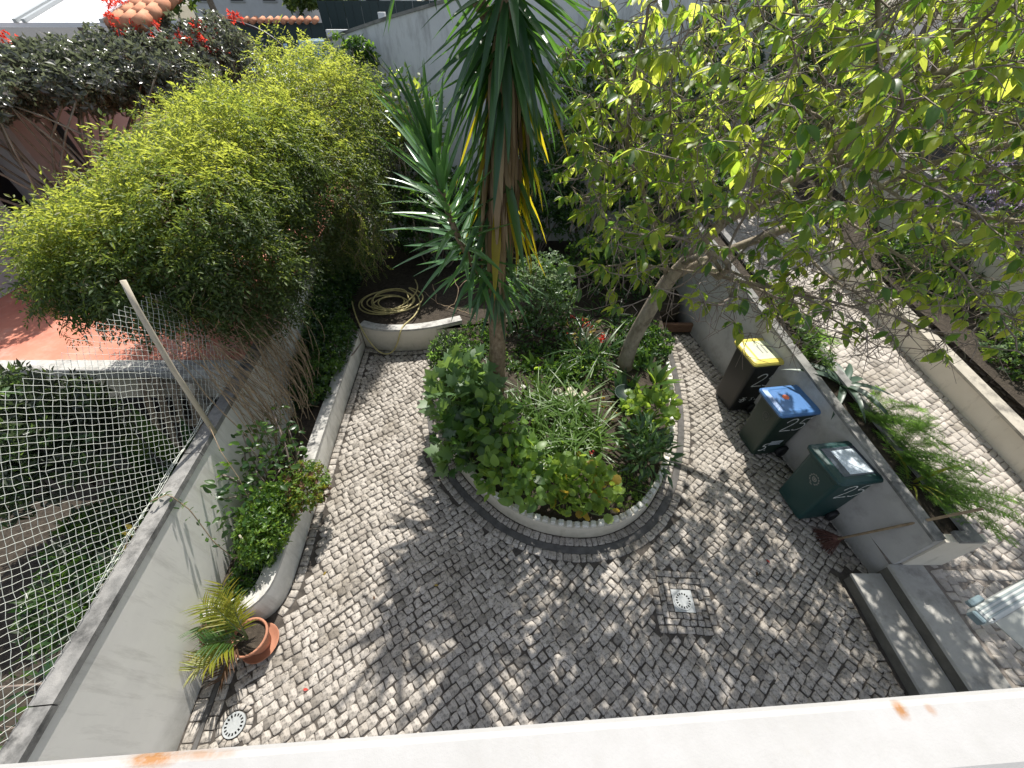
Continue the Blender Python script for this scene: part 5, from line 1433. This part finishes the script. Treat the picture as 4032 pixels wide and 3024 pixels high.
# ------------------------------------------------------------------ plants of the oval bed
def tufts(name, label, cat, spots, temps, mats, L, nper, spread=.9, limit=300, group=None):
    t = empty(name, (spots[0][0], spots[0][1], .2), label, cat, group)
    p, a = [], []
    for x, y, z in spots:
        for k in range(nper):
            q = rng.uniform(0, 6.28); e = rng.uniform(.45, 1.35)
            p.append((x + .03*math.cos(q), y + .03*math.sin(q), z)); a.append((math.cos(q)*math.cos(e)*spread, math.sin(q)*math.cos(e)*spread, math.sin(e)))
    p = np.array(p); a = nrm(np.array(a)); up = np.stack([-a[:, 0], -a[:, 1], np.ones(len(a))], 1)
    leaf_parts(t, temps, mats, p, frames(a, up), L*rng.uniform(.6, 1.2, len(p)), None, limit)
    return t
def leafy(name, label, cat, c, r_, n, temps, mats, size, base_z=.2, up=.6, limit=300, nst=12, which=None, zmin=-.2, stem=None):
    return bush(name, label, cat, c, r_, n, temps, mats, size, None, limit, zmin, .65, up, stem or M['green_stem'], (c[0], c[1], base_z), which, 1.0, nst)

leafy('asparagus_fern_bush', 'feathery grey green fern at the back left of the oval bed', 'fern', (-1.0, 4.75, .6), (.36, .45, .45), 1000, T_CL, [M['l_fern'], M['l_olive']], .09, limit=0)
leafy('lobed_leaf_shrub', 'grey green shrub with large lobed leaves left of the brown trunk', 'shrub', (-.72, 3.95, .66), (.44, .58, .50), 200, T_LO, [M['l_lobe']], .23, up=.3)
leafy('lobed_leaf_shrub', 'darker lobed shrub overhanging the curb at the left middle of the bed', 'shrub', (-.66, 3.2, .5), (.40, .46, .42), 150, T_LO, [M['l_dark'], M['l_lobe'], M['l_mid']], .19, up=.3)
leafy('broad_leaf_shrub', 'bright green broad leaved shrub at the front left of the oval bed', 'shrub', (.05, 2.62, .55), (.48, .42, .40), 260, T_OVW, [M['l_bright'], M['l_bright'], M['l_bright'], M['l_mid']], .15, up=.8)
leafy('broad_leaf_shrub', 'taller mid green shrub with oval leaves just below the brown trunk', 'shrub', (-.22, 3.25, .72), (.34, .42, .46), 150, T_OVW, [M['l_mid'], M['l_bright']], .17, up=.8)
leafy('geranium', 'light green geranium with some yellow leaves at the front of the bed', 'geranium', (.86, 2.45, .52), (.46, .40, .34), 330, T_RO, [M['l_geran']]*11 + [M['l_geran_y']], .10, up=1.4)
leafy('geranium', 'small bright geranium at the right rim of the bed', 'geranium', (2.0, 3.75, .5), (.42, .36, .28), 170, T_RO, [M['l_bright'], M['l_geran']], .11, up=1.4)
leafy('peony_shrub', 'dark green narrow leaved bushy plant inside the right rim of the bed', 'shrub', (1.78, 3.05, .5), (.34, .42, .36), 290, T_LA, [M['l_dark'], M['l_dark'], M['l_lobe']], .17, up=.8)
tufts('agapanthus_clump', 'arching strap leaved grassy clump in the middle of the bed', 'plant', [(.25, 3.35, .2), (.5, 3.5, .2), (.75, 3.3, .2), (.95, 3.6, .2), (.55, 3.05, .2), (.3, 3.75, .2), (.8, 3.9, .2), (1.1, 3.3, .2), (.4, 4.0, .2), (1.25, 3.6, .2), (1.0, 4.05, .2), (.7, 2.95, .2)], T_GR, [M['l_grass']], .66, 36)
tufts('grass_clump', 'thin grassy leaves around the brown trunk foot', 'plant', [(-.05, 3.9, .2), (.1, 4.0, .2), (-.4, 4.7, .2), (-.55, 4.6, .2)], T_GR, [M['l_grass'], M['l_mid']], .42, 30, limit=120)
tufts('clivia', 'dark strap leaved clump with a red flower left of the leaning trunk', 'plant', [(1.38, 5.0, .22), (1.55, 5.2, .22), (1.2, 5.25, .22)], T_GR, [M['l_dark'], M['l_mid'], M['l_grass']], .75, 30, limit=90)
for k, (x, y) in enumerate(((.42, 4.9), (.62, 4.75), (.95, 4.6), (.30, 4.45), (1.15, 4.85))):
    tufts('lily', ['young broad leaved lily nearest right of the brown trunk', 'bright lily shoot in the dark middle of the bed', 'pair of broad lily leaves on the bare soil', 'small lily at the brown trunk foot', 'lily beside the strap leaved clump'][k], 'plant', [(x, y, .2)], [T_LA[0], T_LA[1]], [M['l_bright'], M['l_mid']], .40, 11, limit=11)
tufts('canna', 'broad pointed dark leaves below the leaning grey trunk', 'plant', [(1.75, 4.3, .2), (1.95, 4.45, .2)], T_LA, [M['l_mid'], M['l_dark']], .42, 10, limit=20)
tufts('canna', 'broad leaves right of the leaning grey trunk by the curb', 'plant', [(2.3, 4.9, .2), (2.42, 4.6, .2)], T_LA, [M['l_mid'], M['l_bright']], .45, 11, limit=22)
t = empty('flower_spike', (1.5, 5.05, .2), 'red flower head on a stalk in the dark strap leaves', 'flower')
b_ = MB(); b_.tube([(1.5, 5.1, .2), (1.48, 5.08, .8)], .008, 5); b_.build('stalk', M['green_stem'], t)
p = np.array([1.48, 5.08, .82]) + rng.normal(0, .04, (14, 3)); leaf_parts(t, T_OV, [M['l_red']], p, frames(rand_dirs(14), rand_dirs(14)), np.full(14, .07), None, 14, 'petal')
t = empty('flower_spike', (.98, 2.75, .4), 'small red geranium bud above the light green leaves', 'flower')
b_ = MB(); b_.tube([(.98, 2.72, .4), (1.0, 2.76, .82)], .004, 5); b_.build('stalk', M['green_stem'], t)
p = np.array([1.0, 2.76, .83]) + rng.normal(0, .016, (8, 3)); leaf_parts(t, T_OV, [M['l_red']], p, frames(rand_dirs(8), rand_dirs(8)), np.full(8, .035), None, 8, 'petal')
leafy('ground_cover', 'low leafy cover on the shaded soil between the two trunks', 'weeds', (.85, 5.1, .32), (1.1, .75, .14), 520, T_C, [M['l_dark'], M['l_mid'], M['l_mid'], M['l_lobe']], .11, limit=0, nst=4)
leafy('ground_cover', 'dark leafy cover on the soil right of the leaning trunk', 'weeds', (2.35, 5.6, .36), (.6, .75, .22), 420, T_C, [M['l_dark'], M['l_mid']], .13, limit=0, nst=4)
leafy('ground_cover', 'dark ivy cover at the back left of the bed behind the brown trunk', 'weeds', (-.55, 5.6, .36), (.5, .6, .22), 330, T_C, [M['l_dark'], M['l_mid']], .11, limit=0, nst=4)
leafy('ground_cover', 'small weeds and seedlings on the dark soil by the right rim', 'weeds', (1.55, 2.65, .24), (.38, .35, .07), 170, T_C, [M['l_mid'], M['l_geran']], .06, limit=0, nst=2)
leafy('leaf_litter', 'dry leaves and seedlings scattered over the back of the bed', 'weeds', (1.0, 4.3, .21), (1.3, 1.2, .03), 330, T_C, [M['l_brown'], M['l_mid'], M['l_brown'], M['l_geran_y']], .07, limit=0, nst=2)
o = MB().bbox((2.93, 6.28, .0), (3.72, 6.36, .20), .012).build('timber_edge', M['timber']); tag(o, 'brown timber board across the back of the right path', 'board')
# bits lying in the bed
t = empty('white_tray', (.52, 2.95, .21), 'pale sheet half hidden in the grassy clump', 'tray'); b_ = MB(); b_.bbox((-.16, -.12, 0), (.16, .12, .03), .008, Matrix.Translation((.52, 2.93, .26)) @ Matrix.Rotation(.4, 4, 'Z') @ Matrix.Rotation(.15, 4, 'X')); b_.build('tray', M['house_white'], t)
b_ = MB(); b_.bbox((-.13, -.09, .03), (.13, .09, .034), .002, Matrix.Translation((.52, 2.93, .262)) @ Matrix.Rotation(.4, 4, 'Z') @ Matrix.Rotation(.15, 4, 'X')); b_.build('tray_base', M['pale_lid_patch'], t)
t = empty('slotted_basket', (.08, 3.55, .2), 'dark slotted basket lying among the grass by the shrub', 'basket')
Mb = Matrix.Translation((.08, 3.52, .38)) @ Matrix.Rotation(.5, 4, 'Z') @ Matrix.Rotation(.5, 4, 'X')
b_ = MB()
for q in range(7): b_.bbox((-.13, -.15 + q*.045, 0), (.13, -.125 + q*.045, .012), .003, Mb)
for q in range(3): b_.bbox((-.13 + q*.118, -.15, -.012), (-.105 + q*.118, .15, 0), .003, Mb)
b_.build('slats', M['rubber'], t)
t = empty('pot', (1.85, 4.25, .2), 'green bowl shaped planter pot under the leaning grey trunk', 'pot')
b_ = MB(); b_.lathe([(.09, 0), (.16, .10), (.18, .20), (.19, .21), (.175, .205), (.15, .17), (0, .17)], (1.82, 4.22, .18), 22); b_.build('pot', M['bin_olive'], t)
for k, (x, y, z, s) in enumerate(((.18, 4.45, .2, .13), (.3, 4.3, .2, .09), (.95, 4.35, .2, .16), (1.2, 4.3, .2, .12), (.75, 4.4, .2, .10))):
    b_ = MB(); d = rand_dirs(26); 
    pr = [(0, -.4), (.6, -.3), (1, .0), (.8, .35), (.4, .52), (0, .56)]
    b_.lathe([(r_*s*.8, q*s) for r_, q in pr], (x, y, z+.02), 9, False)
    b_.v = [(a_ + rng.normal(0, s*.08), b2 + rng.normal(0, s*.08), c_ + rng.normal(0, s*.05)) for a_, b2, c_ in b_.v]
    o = b_.build('stone', M['edging'] if k < 2 else M['wood_pale']); tag(o, ['white stone beside the foot of the brown trunk', 'small white stone next to the grassy clump', 'broad sandy stone on the bare soil of the bed', 'sandy stone near the middle right of the bed', 'small sandy stone behind the grassy clump'][k], 'stone')
t = empty('fallen_twig', (.2, 2.9, .5), 'bare cane leaning across the front left shrub of the bed', 'twig'); b_ = MB(); b_.tube([(-.15, 3.35, .75), (.1, 2.95, .62), (.25, 2.65, .5)], .007, 6); b_.build('cane', M['dry_stem'], t)

# ------------------------------------------------------------------ back bed
bush('lantana_bush', 'pale leaved speckled shrub behind the brown trunk', 'shrub', (.55, 6.1, 1.05), (.62, .55, .8), 950, T_C, [M['l_pale'], M['l_pale'], M['l_mid']], .10, depth=.7, base=(.5, 6.2, .4), nst=16)
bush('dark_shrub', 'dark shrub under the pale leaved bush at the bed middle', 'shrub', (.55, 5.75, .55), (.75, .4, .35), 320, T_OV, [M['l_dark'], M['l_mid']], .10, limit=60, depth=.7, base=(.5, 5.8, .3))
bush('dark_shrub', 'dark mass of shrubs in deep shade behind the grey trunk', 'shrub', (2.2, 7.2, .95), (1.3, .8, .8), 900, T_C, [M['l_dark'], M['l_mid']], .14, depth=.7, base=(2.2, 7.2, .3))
bush('bromeliad_clump', 'reddish tipped low plants in the shade behind the bed', 'plant', (1.25, 5.75, .45), (.4, .3, .2), 120, T_LA, [M['l_mid'], M['l_red'], M['l_dark'], M['l_geran_y'], M['l_dark']], .13, limit=60, base=(1.2, 5.75, .25))
tufts('agapanthus_clump', 'dark strap leaved clump in the shade at the back right', 'plant', [(1.6, 6.2, .3), (1.85, 6.3, .3), (1.95, 5.95, .3)], T_GR, [M['l_dark'], M['l_mid']], .55, 28, limit=84)
bush('citrus_tree', 'bright glossy green citrus bush in front of the grey wall', 'tree', (-2.0, 8.7, 3.05), (.75, .6, .85), 620, T_OV, [M['l_mid'], M['l_tree2'], M['l_bright'], M['l_dark']], .115, limit=200, depth=.7, base=(-2.0, 8.7, .4), stem=M['bark'], nst=22)
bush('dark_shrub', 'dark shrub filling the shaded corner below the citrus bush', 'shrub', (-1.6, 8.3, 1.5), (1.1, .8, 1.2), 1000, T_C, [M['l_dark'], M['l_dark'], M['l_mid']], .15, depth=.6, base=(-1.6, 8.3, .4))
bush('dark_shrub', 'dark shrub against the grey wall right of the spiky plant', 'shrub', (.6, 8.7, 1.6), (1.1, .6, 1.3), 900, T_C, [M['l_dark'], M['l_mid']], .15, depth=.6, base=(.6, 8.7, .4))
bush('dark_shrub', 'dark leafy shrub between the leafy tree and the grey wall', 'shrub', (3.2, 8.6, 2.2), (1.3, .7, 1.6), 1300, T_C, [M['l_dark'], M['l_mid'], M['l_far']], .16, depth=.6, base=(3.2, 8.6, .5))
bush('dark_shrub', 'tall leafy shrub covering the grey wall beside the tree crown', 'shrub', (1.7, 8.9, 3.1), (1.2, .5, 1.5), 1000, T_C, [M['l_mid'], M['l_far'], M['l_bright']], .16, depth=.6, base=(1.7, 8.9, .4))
bush('wall_creeper', 'dark creeper hanging at the left end of the grey wall', 'creeper', (-2.9, 9.3, 4.05), (.5, .2, .35), 150, T_C, [M['l_dark'], M['l_mid']], .14, depth=.7, base=(-2.9, 9.4, 2.0))

# ------------------------------------------------------------------ plants of the right planter and the bed beyond the driveway
def fern(base, label, nfr, L, group=None):
    t = empty('asparagus_fern', base, label, 'fern', group)
    mb = MB(); p, a = [], []
    for k in range(nfr):
        az = rng.uniform(-2.6, 1.9); el = rng.uniform(.5, 1.25); l = L*rng.uniform(.6, 1.15)
        d = np.array([math.cos(az)*math.cos(el), math.sin(az)*math.cos(el), math.sin(el)])
        s = np.linspace(0, 1, 9)[:, None]; pp = np.array(base) + rng.normal(0, .04, 3)*[1, 1, 0] + d*l*s + np.array([.30*l, -.12*l, -.62*l])*s**2
        mb.tube(pp, .0022, 3, False)
        for q in np.linspace(.12, 1, 22):
            c = np.array([np.interp(q, s[:, 0], pp[:, j]) for j in range(3)])
            for sg in (-1, 1):
                sd_ = nrm(np.cross(d, [0, 0, 1]))*sg + d*.5 + rng.normal(0, .25, 3); p.append(c); a.append(sd_)
    mb.build('stem', M['green_stem'], t)
    p = np.array(p); a = nrm(np.array(a))
    leaf_parts(t, [join_T([place_T(T_diamond(.085), (0, y_, 0), (sx, .8, 0), (0, 0, 1), .45) for y_ in (0, .2, .4, .6) for sx in (-.8, .8)])], [M['l_fern']], p, frames(a, np.tile([0., 0, 1], (len(p), 1))), .085*rng.uniform(.5, 1.2, len(p)), None, 0)
    return t
fern((PX(2.05)+.22, 2.05, 1.0), 'feathery fern nearest the planter end drooping over the driveway', 24, .80)
fern((PX(2.55)+.24, 2.55, 1.07), 'feathery fern in the planter beside the nearest bin', 26, .85)
fern((PX(3.05)+.24, 3.05, 1.14), 'feathery fern in the planter behind the blue lidded bin', 20, .72)
fern((PX(4.3)+.22, 4.3, 1.3), 'feathery fern in the planter beyond the grey agave', 18, .5)
t = empty('agave', (PX(3.55)+.24, 3.55, 1.2), 'grey green agave with long arching leaves in the planter', 'agave')
ap = [(PX(3.55)+.24, 3.55, 1.2)]*12; aa = [(math.cos(q), math.sin(q), rng.uniform(.25, .8)) for q in np.linspace(-2.2, 2.6, 12)]
aa = nrm(np.array(aa)); leaf_parts(t, [T_leaf(.15, 8, .6, .35, 'strap'), T_leaf(.14, 8, .35, .4, 'strap')], [M['l_agave']], np.array(ap), frames(aa, np.tile([0., 0, 1], (12, 1))), rng.uniform(.45, .75, 12), None, 12)
tufts('strap_plant', 'yellow green strap leaves rising between the ferns and the broom', 'plant', [(PX(2.2)+.16, 2.25, 1.0)], T_STW, [M['l_palm']], .38, 5, limit=5)
bush('planter_weeds', 'low green weeds along the middle of the planter soil', 'weeds', (PX(4.9)+.24, 4.9, 1.48), (.13, 1.3, .12), 260, T_C, [M['l_mid'], M['l_lobe']], .09, depth=.8, base=(PX(4.9)+.24, 4.9, 1.35))
bush('bed_shrub', 'sunlit pale shrub in the narrow bed beyond the driveway', 'shrub', (7.35, 4.1, 1.25), (.5, .8, .45), 800, T_C, [M['l_pale'], M['l_bright'], M['l_mid']], .10, depth=.6, base=(7.35, 4.1, .75))
bush('bed_shrub', 'green shrub farther along the narrow bed beyond the driveway', 'shrub', (7.1, 6.2, 1.5), (.5, 1.0, .5), 800, T_C, [M['l_mid'], M['l_dark']], .12, depth=.6, base=(7.1, 6.2, 1.0))
bush('wisteria', 'lilac flowering wisteria hanging on the far right wall', 'creeper', (7.9, 6.0, 2.5), (.7, 1.9, .9), 1700, T_C, [M['l_lilac'], M['l_far_d'], M['l_mid'], M['l_lilac']], .13, depth=.6, base=(7.9, 6, 1.0), stem=M['twig'], nst=40)
bush('garden_tree', 'dense green tree beyond the driveway at the upper right', 'tree', (5.0, 10.0, 3.6), (2.2, 1.2, 2.0), 1700, T_C, [M['l_far'], M['l_mid'], M['l_far_d']], .22, depth=.6, base=(5, 10, 1.6), stem=M['bark'], nst=20)
bush('garden_tree', 'second dense tree at the far right behind the wall', 'tree', (9.6, 8.2, 3.7), (1.9, 1.9, 1.9), 1700, T_C, [M['l_far'], M['l_mid'], M['l_dark']], .22, depth=.6, base=(9.6, 8.2, .8), stem=M['bark'], nst=20)

# ------------------------------------------------------------------ bougainvillea over the neighbour house
t = empty('bougainvillea', (-7.6, 7.5, 1.3), 'dusky bougainvillea with red flower clusters over the neighbour house', 'creeper')
Ps, Ns = [], []
for c, r_, n in (((-8.2, 6.6, 3.85), (1.3, .9, .40), 1500), ((-7.6, 7.8, 3.9), (1.5, .9, .48), 2000), ((-6.7, 8.8, 3.85), (1.3, 1.0, .62), 1900), ((-6.0, 10.2, 3.9), (.9, 1.1, .7), 1200), ((-9.6, 7.2, 4.05), (1.5, .8, .35), 800)):
    p, nn_ = blob_shell(c, r_, n, .6, rng.uniform(0, 9), -.9, 1.2, .25); Ps.append(p); Ns.append(nn_)
p = np.concatenate(Ps); nn_ = np.concatenate(Ns)
leaf_parts(t, T_C, [M['l_boug']], p, frames(nrm(nn_ + rng.normal(0, .7, p.shape)), nrm(nn_ + [0, 0, .6])), .17*rng.uniform(.6, 1.2, len(p)), None, 0)
stems('stem', (-7.9, 7.6, 1.3), p[rng.integers(0, len(p), 40)], .03, M['bark'], t, 7)
fc = [(-7.1, 9.6, 4.85), (-6.9, 9.5, 4.75), (-5.9, 9.9, 4.35), (-5.85, 9.7, 4.2), (-5.75, 9.8, 4.1), (-6.1, 9.6, 4.25), (-8.2, 7.5, 4.4), (-8.4, 7.2, 4.4), (-7.8, 7.9, 4.4), (-5.4, 10.4, 4.5), (-6.6, 8.8, 4.5), (-6.3, 9.2, 4.4), (-7.6, 7.2, 4.2)]
for k, c in enumerate(fc):
    n = 26 if k in (2, 3, 4) else 13
    pp = np.array(c) + rng.normal(0, .09, (n, 3))
    scatter('flower_cluster', T_C[k % 4], pp, frames(rand_dirs(n), rand_dirs(n)), np.full(n, .11), M['l_red'], t)

# ------------------------------------------------------------------ street, gate, cars, houses and trees beyond
t = empty('iron_gate', (-6.9, 12.0, 2.1), 'wrought iron garden gate arch with scrolls beyond the creeper', 'gate')
gx0, gx1, gy = -8.1, -5.3, 12.0
b_ = MB(); aa = np.linspace(math.pi, 0, 26); gc = (gx0+gx1)/2; gr = (gx1-gx0)/2
b_.tube([(gc + gr*math.cos(a), gy, 3.75 + .72*math.sin(a)) for a in aa], .028, 7); b_.build('arch', M['iron'], t)
b_ = MB(); b_.tube([(gx0, gy, 3.3), (gx1, gy, 3.3)], .02, 6); b_.tube([(gx0, gy, 2.3), (gx1, gy, 2.3)], .02, 6); b_.build('rail', M['iron'], t)
for x in (gx0, gc-.02, gc+.02, gx1):
    b_ = MB(); top_ = 3.75 + .72*math.sqrt(max(0, 1-((x-gc)/gr)**2)); b_.tube([(x, gy, 2.15), (x, gy, top_)], .022, 6); b_.build('upright', M['iron'], t)
for sx in (-1, 1):
    for (cx, cz, r_, d) in ((.32, 3.62, .26, 1), (.85, 3.85, .22, -1), (.95, 3.0, .22, 1), (.4, 2.85, .24, -1), (.55, 4.12, .14, 1), (1.1, 3.5, .16, 1)):
        q = np.linspace(0, 2.1*math.pi, 26); rr_ = r_*(1 - .62*q/q[-1])
        b_ = MB(); b_.tube(np.stack([gc + sx*(cx + d*rr_*np.cos(q)), np.full(26, gy), cz + rr_*np.sin(q)], 1), .013, 5); b_.build('scroll', M['iron'], t)
    b_ = MB(); q = np.linspace(0, 1, 14); b_.tube(np.stack([gc + sx*(.08 + 1.2*q), np.full(14, gy), 4.25 - .55*q - .5*q*q], 1), .013, 5); b_.build('scroll', M['iron'], t)
o = MB().bbox((-8.5, 11.85, 1.2), (-8.2, 12.15, 4.15), .02).build('gate_post', M['house_white']); tag(o, 'white square gate post at the left of the iron arch', 'gate post')

def car(x, y, z, rz, body_m, label):
    t = empty('parked_car', (x, y, z), label, 'car', 'cars parked in the street', rz)
    B = Matrix.Translation((x, y, z)) @ Matrix.Rotation(rz, 4, 'Z')
    prof = [(-2.1, .45), (-2.1, .8), (-1.95, .92), (-1.2, .98), (1.35, .98), (1.95, .86), (2.1, .7), (2.1, .4)]
    def extr(prof, w0, w1=None, name='body', m=None, par=t):
        w1 = w1 or [w0]*len(prof); n = len(prof)
        vs = [tuple(B @ Vector((px, -w, pz))) for (px, pz), w in zip(prof, w1)] + [tuple(B @ Vector((px, w, pz))) for (px, pz), w in zip(prof, w1)]
        fs = [tuple(range(n)), tuple(range(n, 2*n))[::-1]] + [((i+1) % n, i, n+i, n+(i+1) % n) for i in range(n)]
        return MB().add(vs, fs).build(name, m, par)
    extr(prof, .86, [.82, .85, .82, .80, .80, .82, .80, .80], 'body', body_m)
    cab = [(-1.75, .985), (-1.25, 1.42), (-.9, 1.47), (.35, 1.47), (.6, 1.42), (1.35, .985)]
    extr(cab, .7, [.76, .62, .60, .60, .62, .76], 'cabin', M['glass'])
    extr([(-1.28, 1.43), (-1.22, 1.49), (.5, 1.49), (.62, 1.43)], .63, [.64, .60, .60, .64], 'roof', body_m)
    for px, q in ((-1.5, 1.2), (.98, 1.2), (-.35, 1.2)):
        for s in (-1, 1): MB().bbox((px-.05, s*.70-.03, .985), (px+.05, s*.70+.03, 1.44), .01, B @ Matrix.Translation((0, 0, 0))).build('pillar', body_m, t)
    for px in (-1.3, 1.3):
        for s in (-1, 1):
            mb = MB(); Mw = B @ Matrix.Translation((px, s*.80 - .09, .31)) @ Matrix.Rotation(R(-90), 4, 'X'); mb.lathe([(0, 0), (.2, 0), (.3, .01), (.31, .05), (.31, .14), (.3, .18), (.2, .19), (0, .19)], (0, 0, 0), 18, True, Mw); mb.build('wheel', M['rubber'], t)
    for s in (-1, 1): MB().bbox((2.0, s*.6-.14, .62), (2.12, s*.6+.14, .78), .02, B).build('headlight', M['glass'], t)
car(-8.6, 14.4, 2.35, R(4), M['car_white'], 'white car parked behind the iron gate')
car(-6.0, 16.4, 2.40, R(184), M['car_blue'], 'pale blue car parked beyond the white car')

o = MB().bbox((-13.5, 20.6, 2.4), (-11.7, 20.9, 4.2), .01).build('garden_wall', M['house_white'], None); tag(o, 'short white wall left of the dark green gate across the street', 'wall')
t = empty('sheet_gate', (-9.6, 20.7, 2.5), 'dark green sheet metal gate with tiled top across the street', 'gate')
for k in range(8): MB().bbox((-11.6 + k*.52, 20.70, 2.5), (-11.6 + k*.52 + .51, 20.74, 4.15), .004).build('panel', M['gate_green'], t)
for k in range(14): MB().tube([(-11.6 + k*.3, 20.5, 4.18), (-11.6 + k*.3, 20.95, 4.26)], .09, 7).build('tile', M['rooftile'], t)
t = empty('street_wall', (-5, 20.8, 2.5), 'long white street wall right of the dark green gate', 'wall')
MB().bbox((-7.4, 20.7, 2.4), (3.5, 20.95, 3.95), .01).build('wall', M['house_white'], t)
for x in (-5.2, -2.7, -.4, 2.0): MB().bbox((x, 20.65, 3.955), (x+.25, 20.95, 4.45), .01).build('pillar', M['house_white'], t)
t = empty('panel_fence', (-6, 25, 3), 'dark green corrugated panel fence beyond the white street wall', 'fence')
for k in range(24): MB().bbox((-9.0 + k*.40, 25.0 + .03*(k % 2), 3.0), (-9.0 + k*.40+.39, 25.04 + .03*(k % 2), 4.75), .004).build('panel', M['gate_green'], t)

def house(x, y, z, w, d, h, label, roof_h=1.6, wall=None):
    t = empty('far_house', (x, y, z), label, 'house')
    MB().box((x-w/2, y, z), (x+w/2, y+d, z+h)).build('wall', wall or M['house_white'], t)
    MB().add([(x-w/2-.3, y-.3, z+h), (x+w/2+.3, y-.3, z+h), (x+w/2+.3, y+d+.3, z+h), (x-w/2-.3, y+d+.3, z+h), (x-w/2-.3, y+d/2, z+h+roof_h), (x+w/2+.3, y+d/2, z+h+roof_h)],
             [(0, 1, 5, 4), (2, 3, 4, 5), (1, 2, 5), (3, 0, 4), (3, 2, 1, 0)]).build('roof', M['rooftile'], t)
    for k in range(int(w//2.2)):
        wxx = x - w/2 + 1.1 + k*2.2
        f_ = MB().bbox((wxx-.5, y-.06, z+h*.45), (wxx+.5, y-.004, z+h*.45+1.1), .01).build('window', M['alu'], t)
        MB().box((wxx-.42, y-.075, z+h*.45+.08), (wxx+.42, y-.064, z+h*.45+1.02)).build('pane', M['glass_dark'], f_)
    return t
house(-18.5, 37, 3.2, 7, 7, 3.2, 'white house with tiled roof at the far left beyond the trees')
house(-9.5, 34, 3.2, 5, 6, 2.2, 'low white house above the green panel fence')
house(-3.0, 42, 3.4, 8, 7, 3.2, 'white house with orange tiled roof far beyond the grey wall', 2.2)
house(14, 34, 2.6, 9, 8, 3.5, 'pale house behind the trees at the far right')

def tree(x, y, z, h, r_, mats, label, n=1500, size=.42):
    t = empty('far_tree', (x, y, z), label, 'tree', 'trees beyond the street')
    MB().tube([(x, y, z-.3), (x+.1*h*rng.normal(0, .4), y, z+h*.45), (x+.05*h, y, z+h*.75)], [.05*h*.55, .035*h*.5, .012*h], 8).build('trunk', M['bark'], t)
    P_, N_ = [], []
    for q in range(7):
        c = np.array([x, y, z+h*.62]) + rng.normal(0, .42, 3)*[r_, r_, h*.24]
        p, nn_ = blob_shell(c, (r_*.6, r_*.6, h*.22), n//7, .6, q, -.8, .6, .25); P_.append(p); N_.append(nn_)
    p = np.concatenate(P_); nn_ = np.concatenate(N_)
    for k in range(5):
        MB().tube([(x+.03*h, y, z+h*.45), tuple(p[rng.integers(0, len(p))])], [.012*h, .004*h], 5).build('branch', M['bark'], t)
    leaf_parts(t, T_C, mats, p, frames(nrm(nn_ + rng.normal(0, .8, p.shape)), nrm(nn_ + [0, 0, .7])), size*rng.uniform(.6, 1.2, len(p)), None, 0, rest='crown')
FD, FF_ = [M['l_far_d'], M['l_far']], [M['l_far'], M['l_jas'], M['l_far']]
for a in ((-17.5, 23, 2.5, 6.5, 2.8, FF_, 'feathery green conifer like tree left of the iron gate'), (-13.2, 24, 2.6, 6.5, 2.2, FD, 'dark tree just left of the green gate'), (-22, 27, 2.6, 7, 3.2, FD, 'dark tree at the far left edge behind the roof'),
          (-9.8, 29.5, 3.0, 3.2, 1.5, FF_, 'small bright tree between the far houses'), (-13.5, 39, 3.2, 7, 3.2, FD, 'dark tree behind the low white house'), (-4.6, 29, 3.0, 6.0, 2.4, FD, 'grey green tree left above the grey wall'),
          (-1.6, 27, 2.9, 6.5, 2.6, FD, 'grey green tree above the sloping grey wall'), (2.5, 26, 2.8, 6.5, 2.6, FD, 'dark tree behind the spiky plant'), (7, 25, 2.6, 6.5, 3.0, FF_, 'green tree beyond the leafy tree right of middle'),
          (12.5, 22, 2.4, 6.5, 3.0, FD, 'dark tree beyond the driveway end'), (19, 24, 2.4, 7, 3.5, FF_, 'green tree at the far right edge'), (-27, 40, 3.2, 8, 4, FF_, 'tall tree at the far left horizon'), (4, 48, 3.5, 8, 4, FD, 'tall tree on the middle horizon'), (24, 45, 3.0, 9, 4.5, FD, 'tall tree on the right horizon')):
    tree(*a)
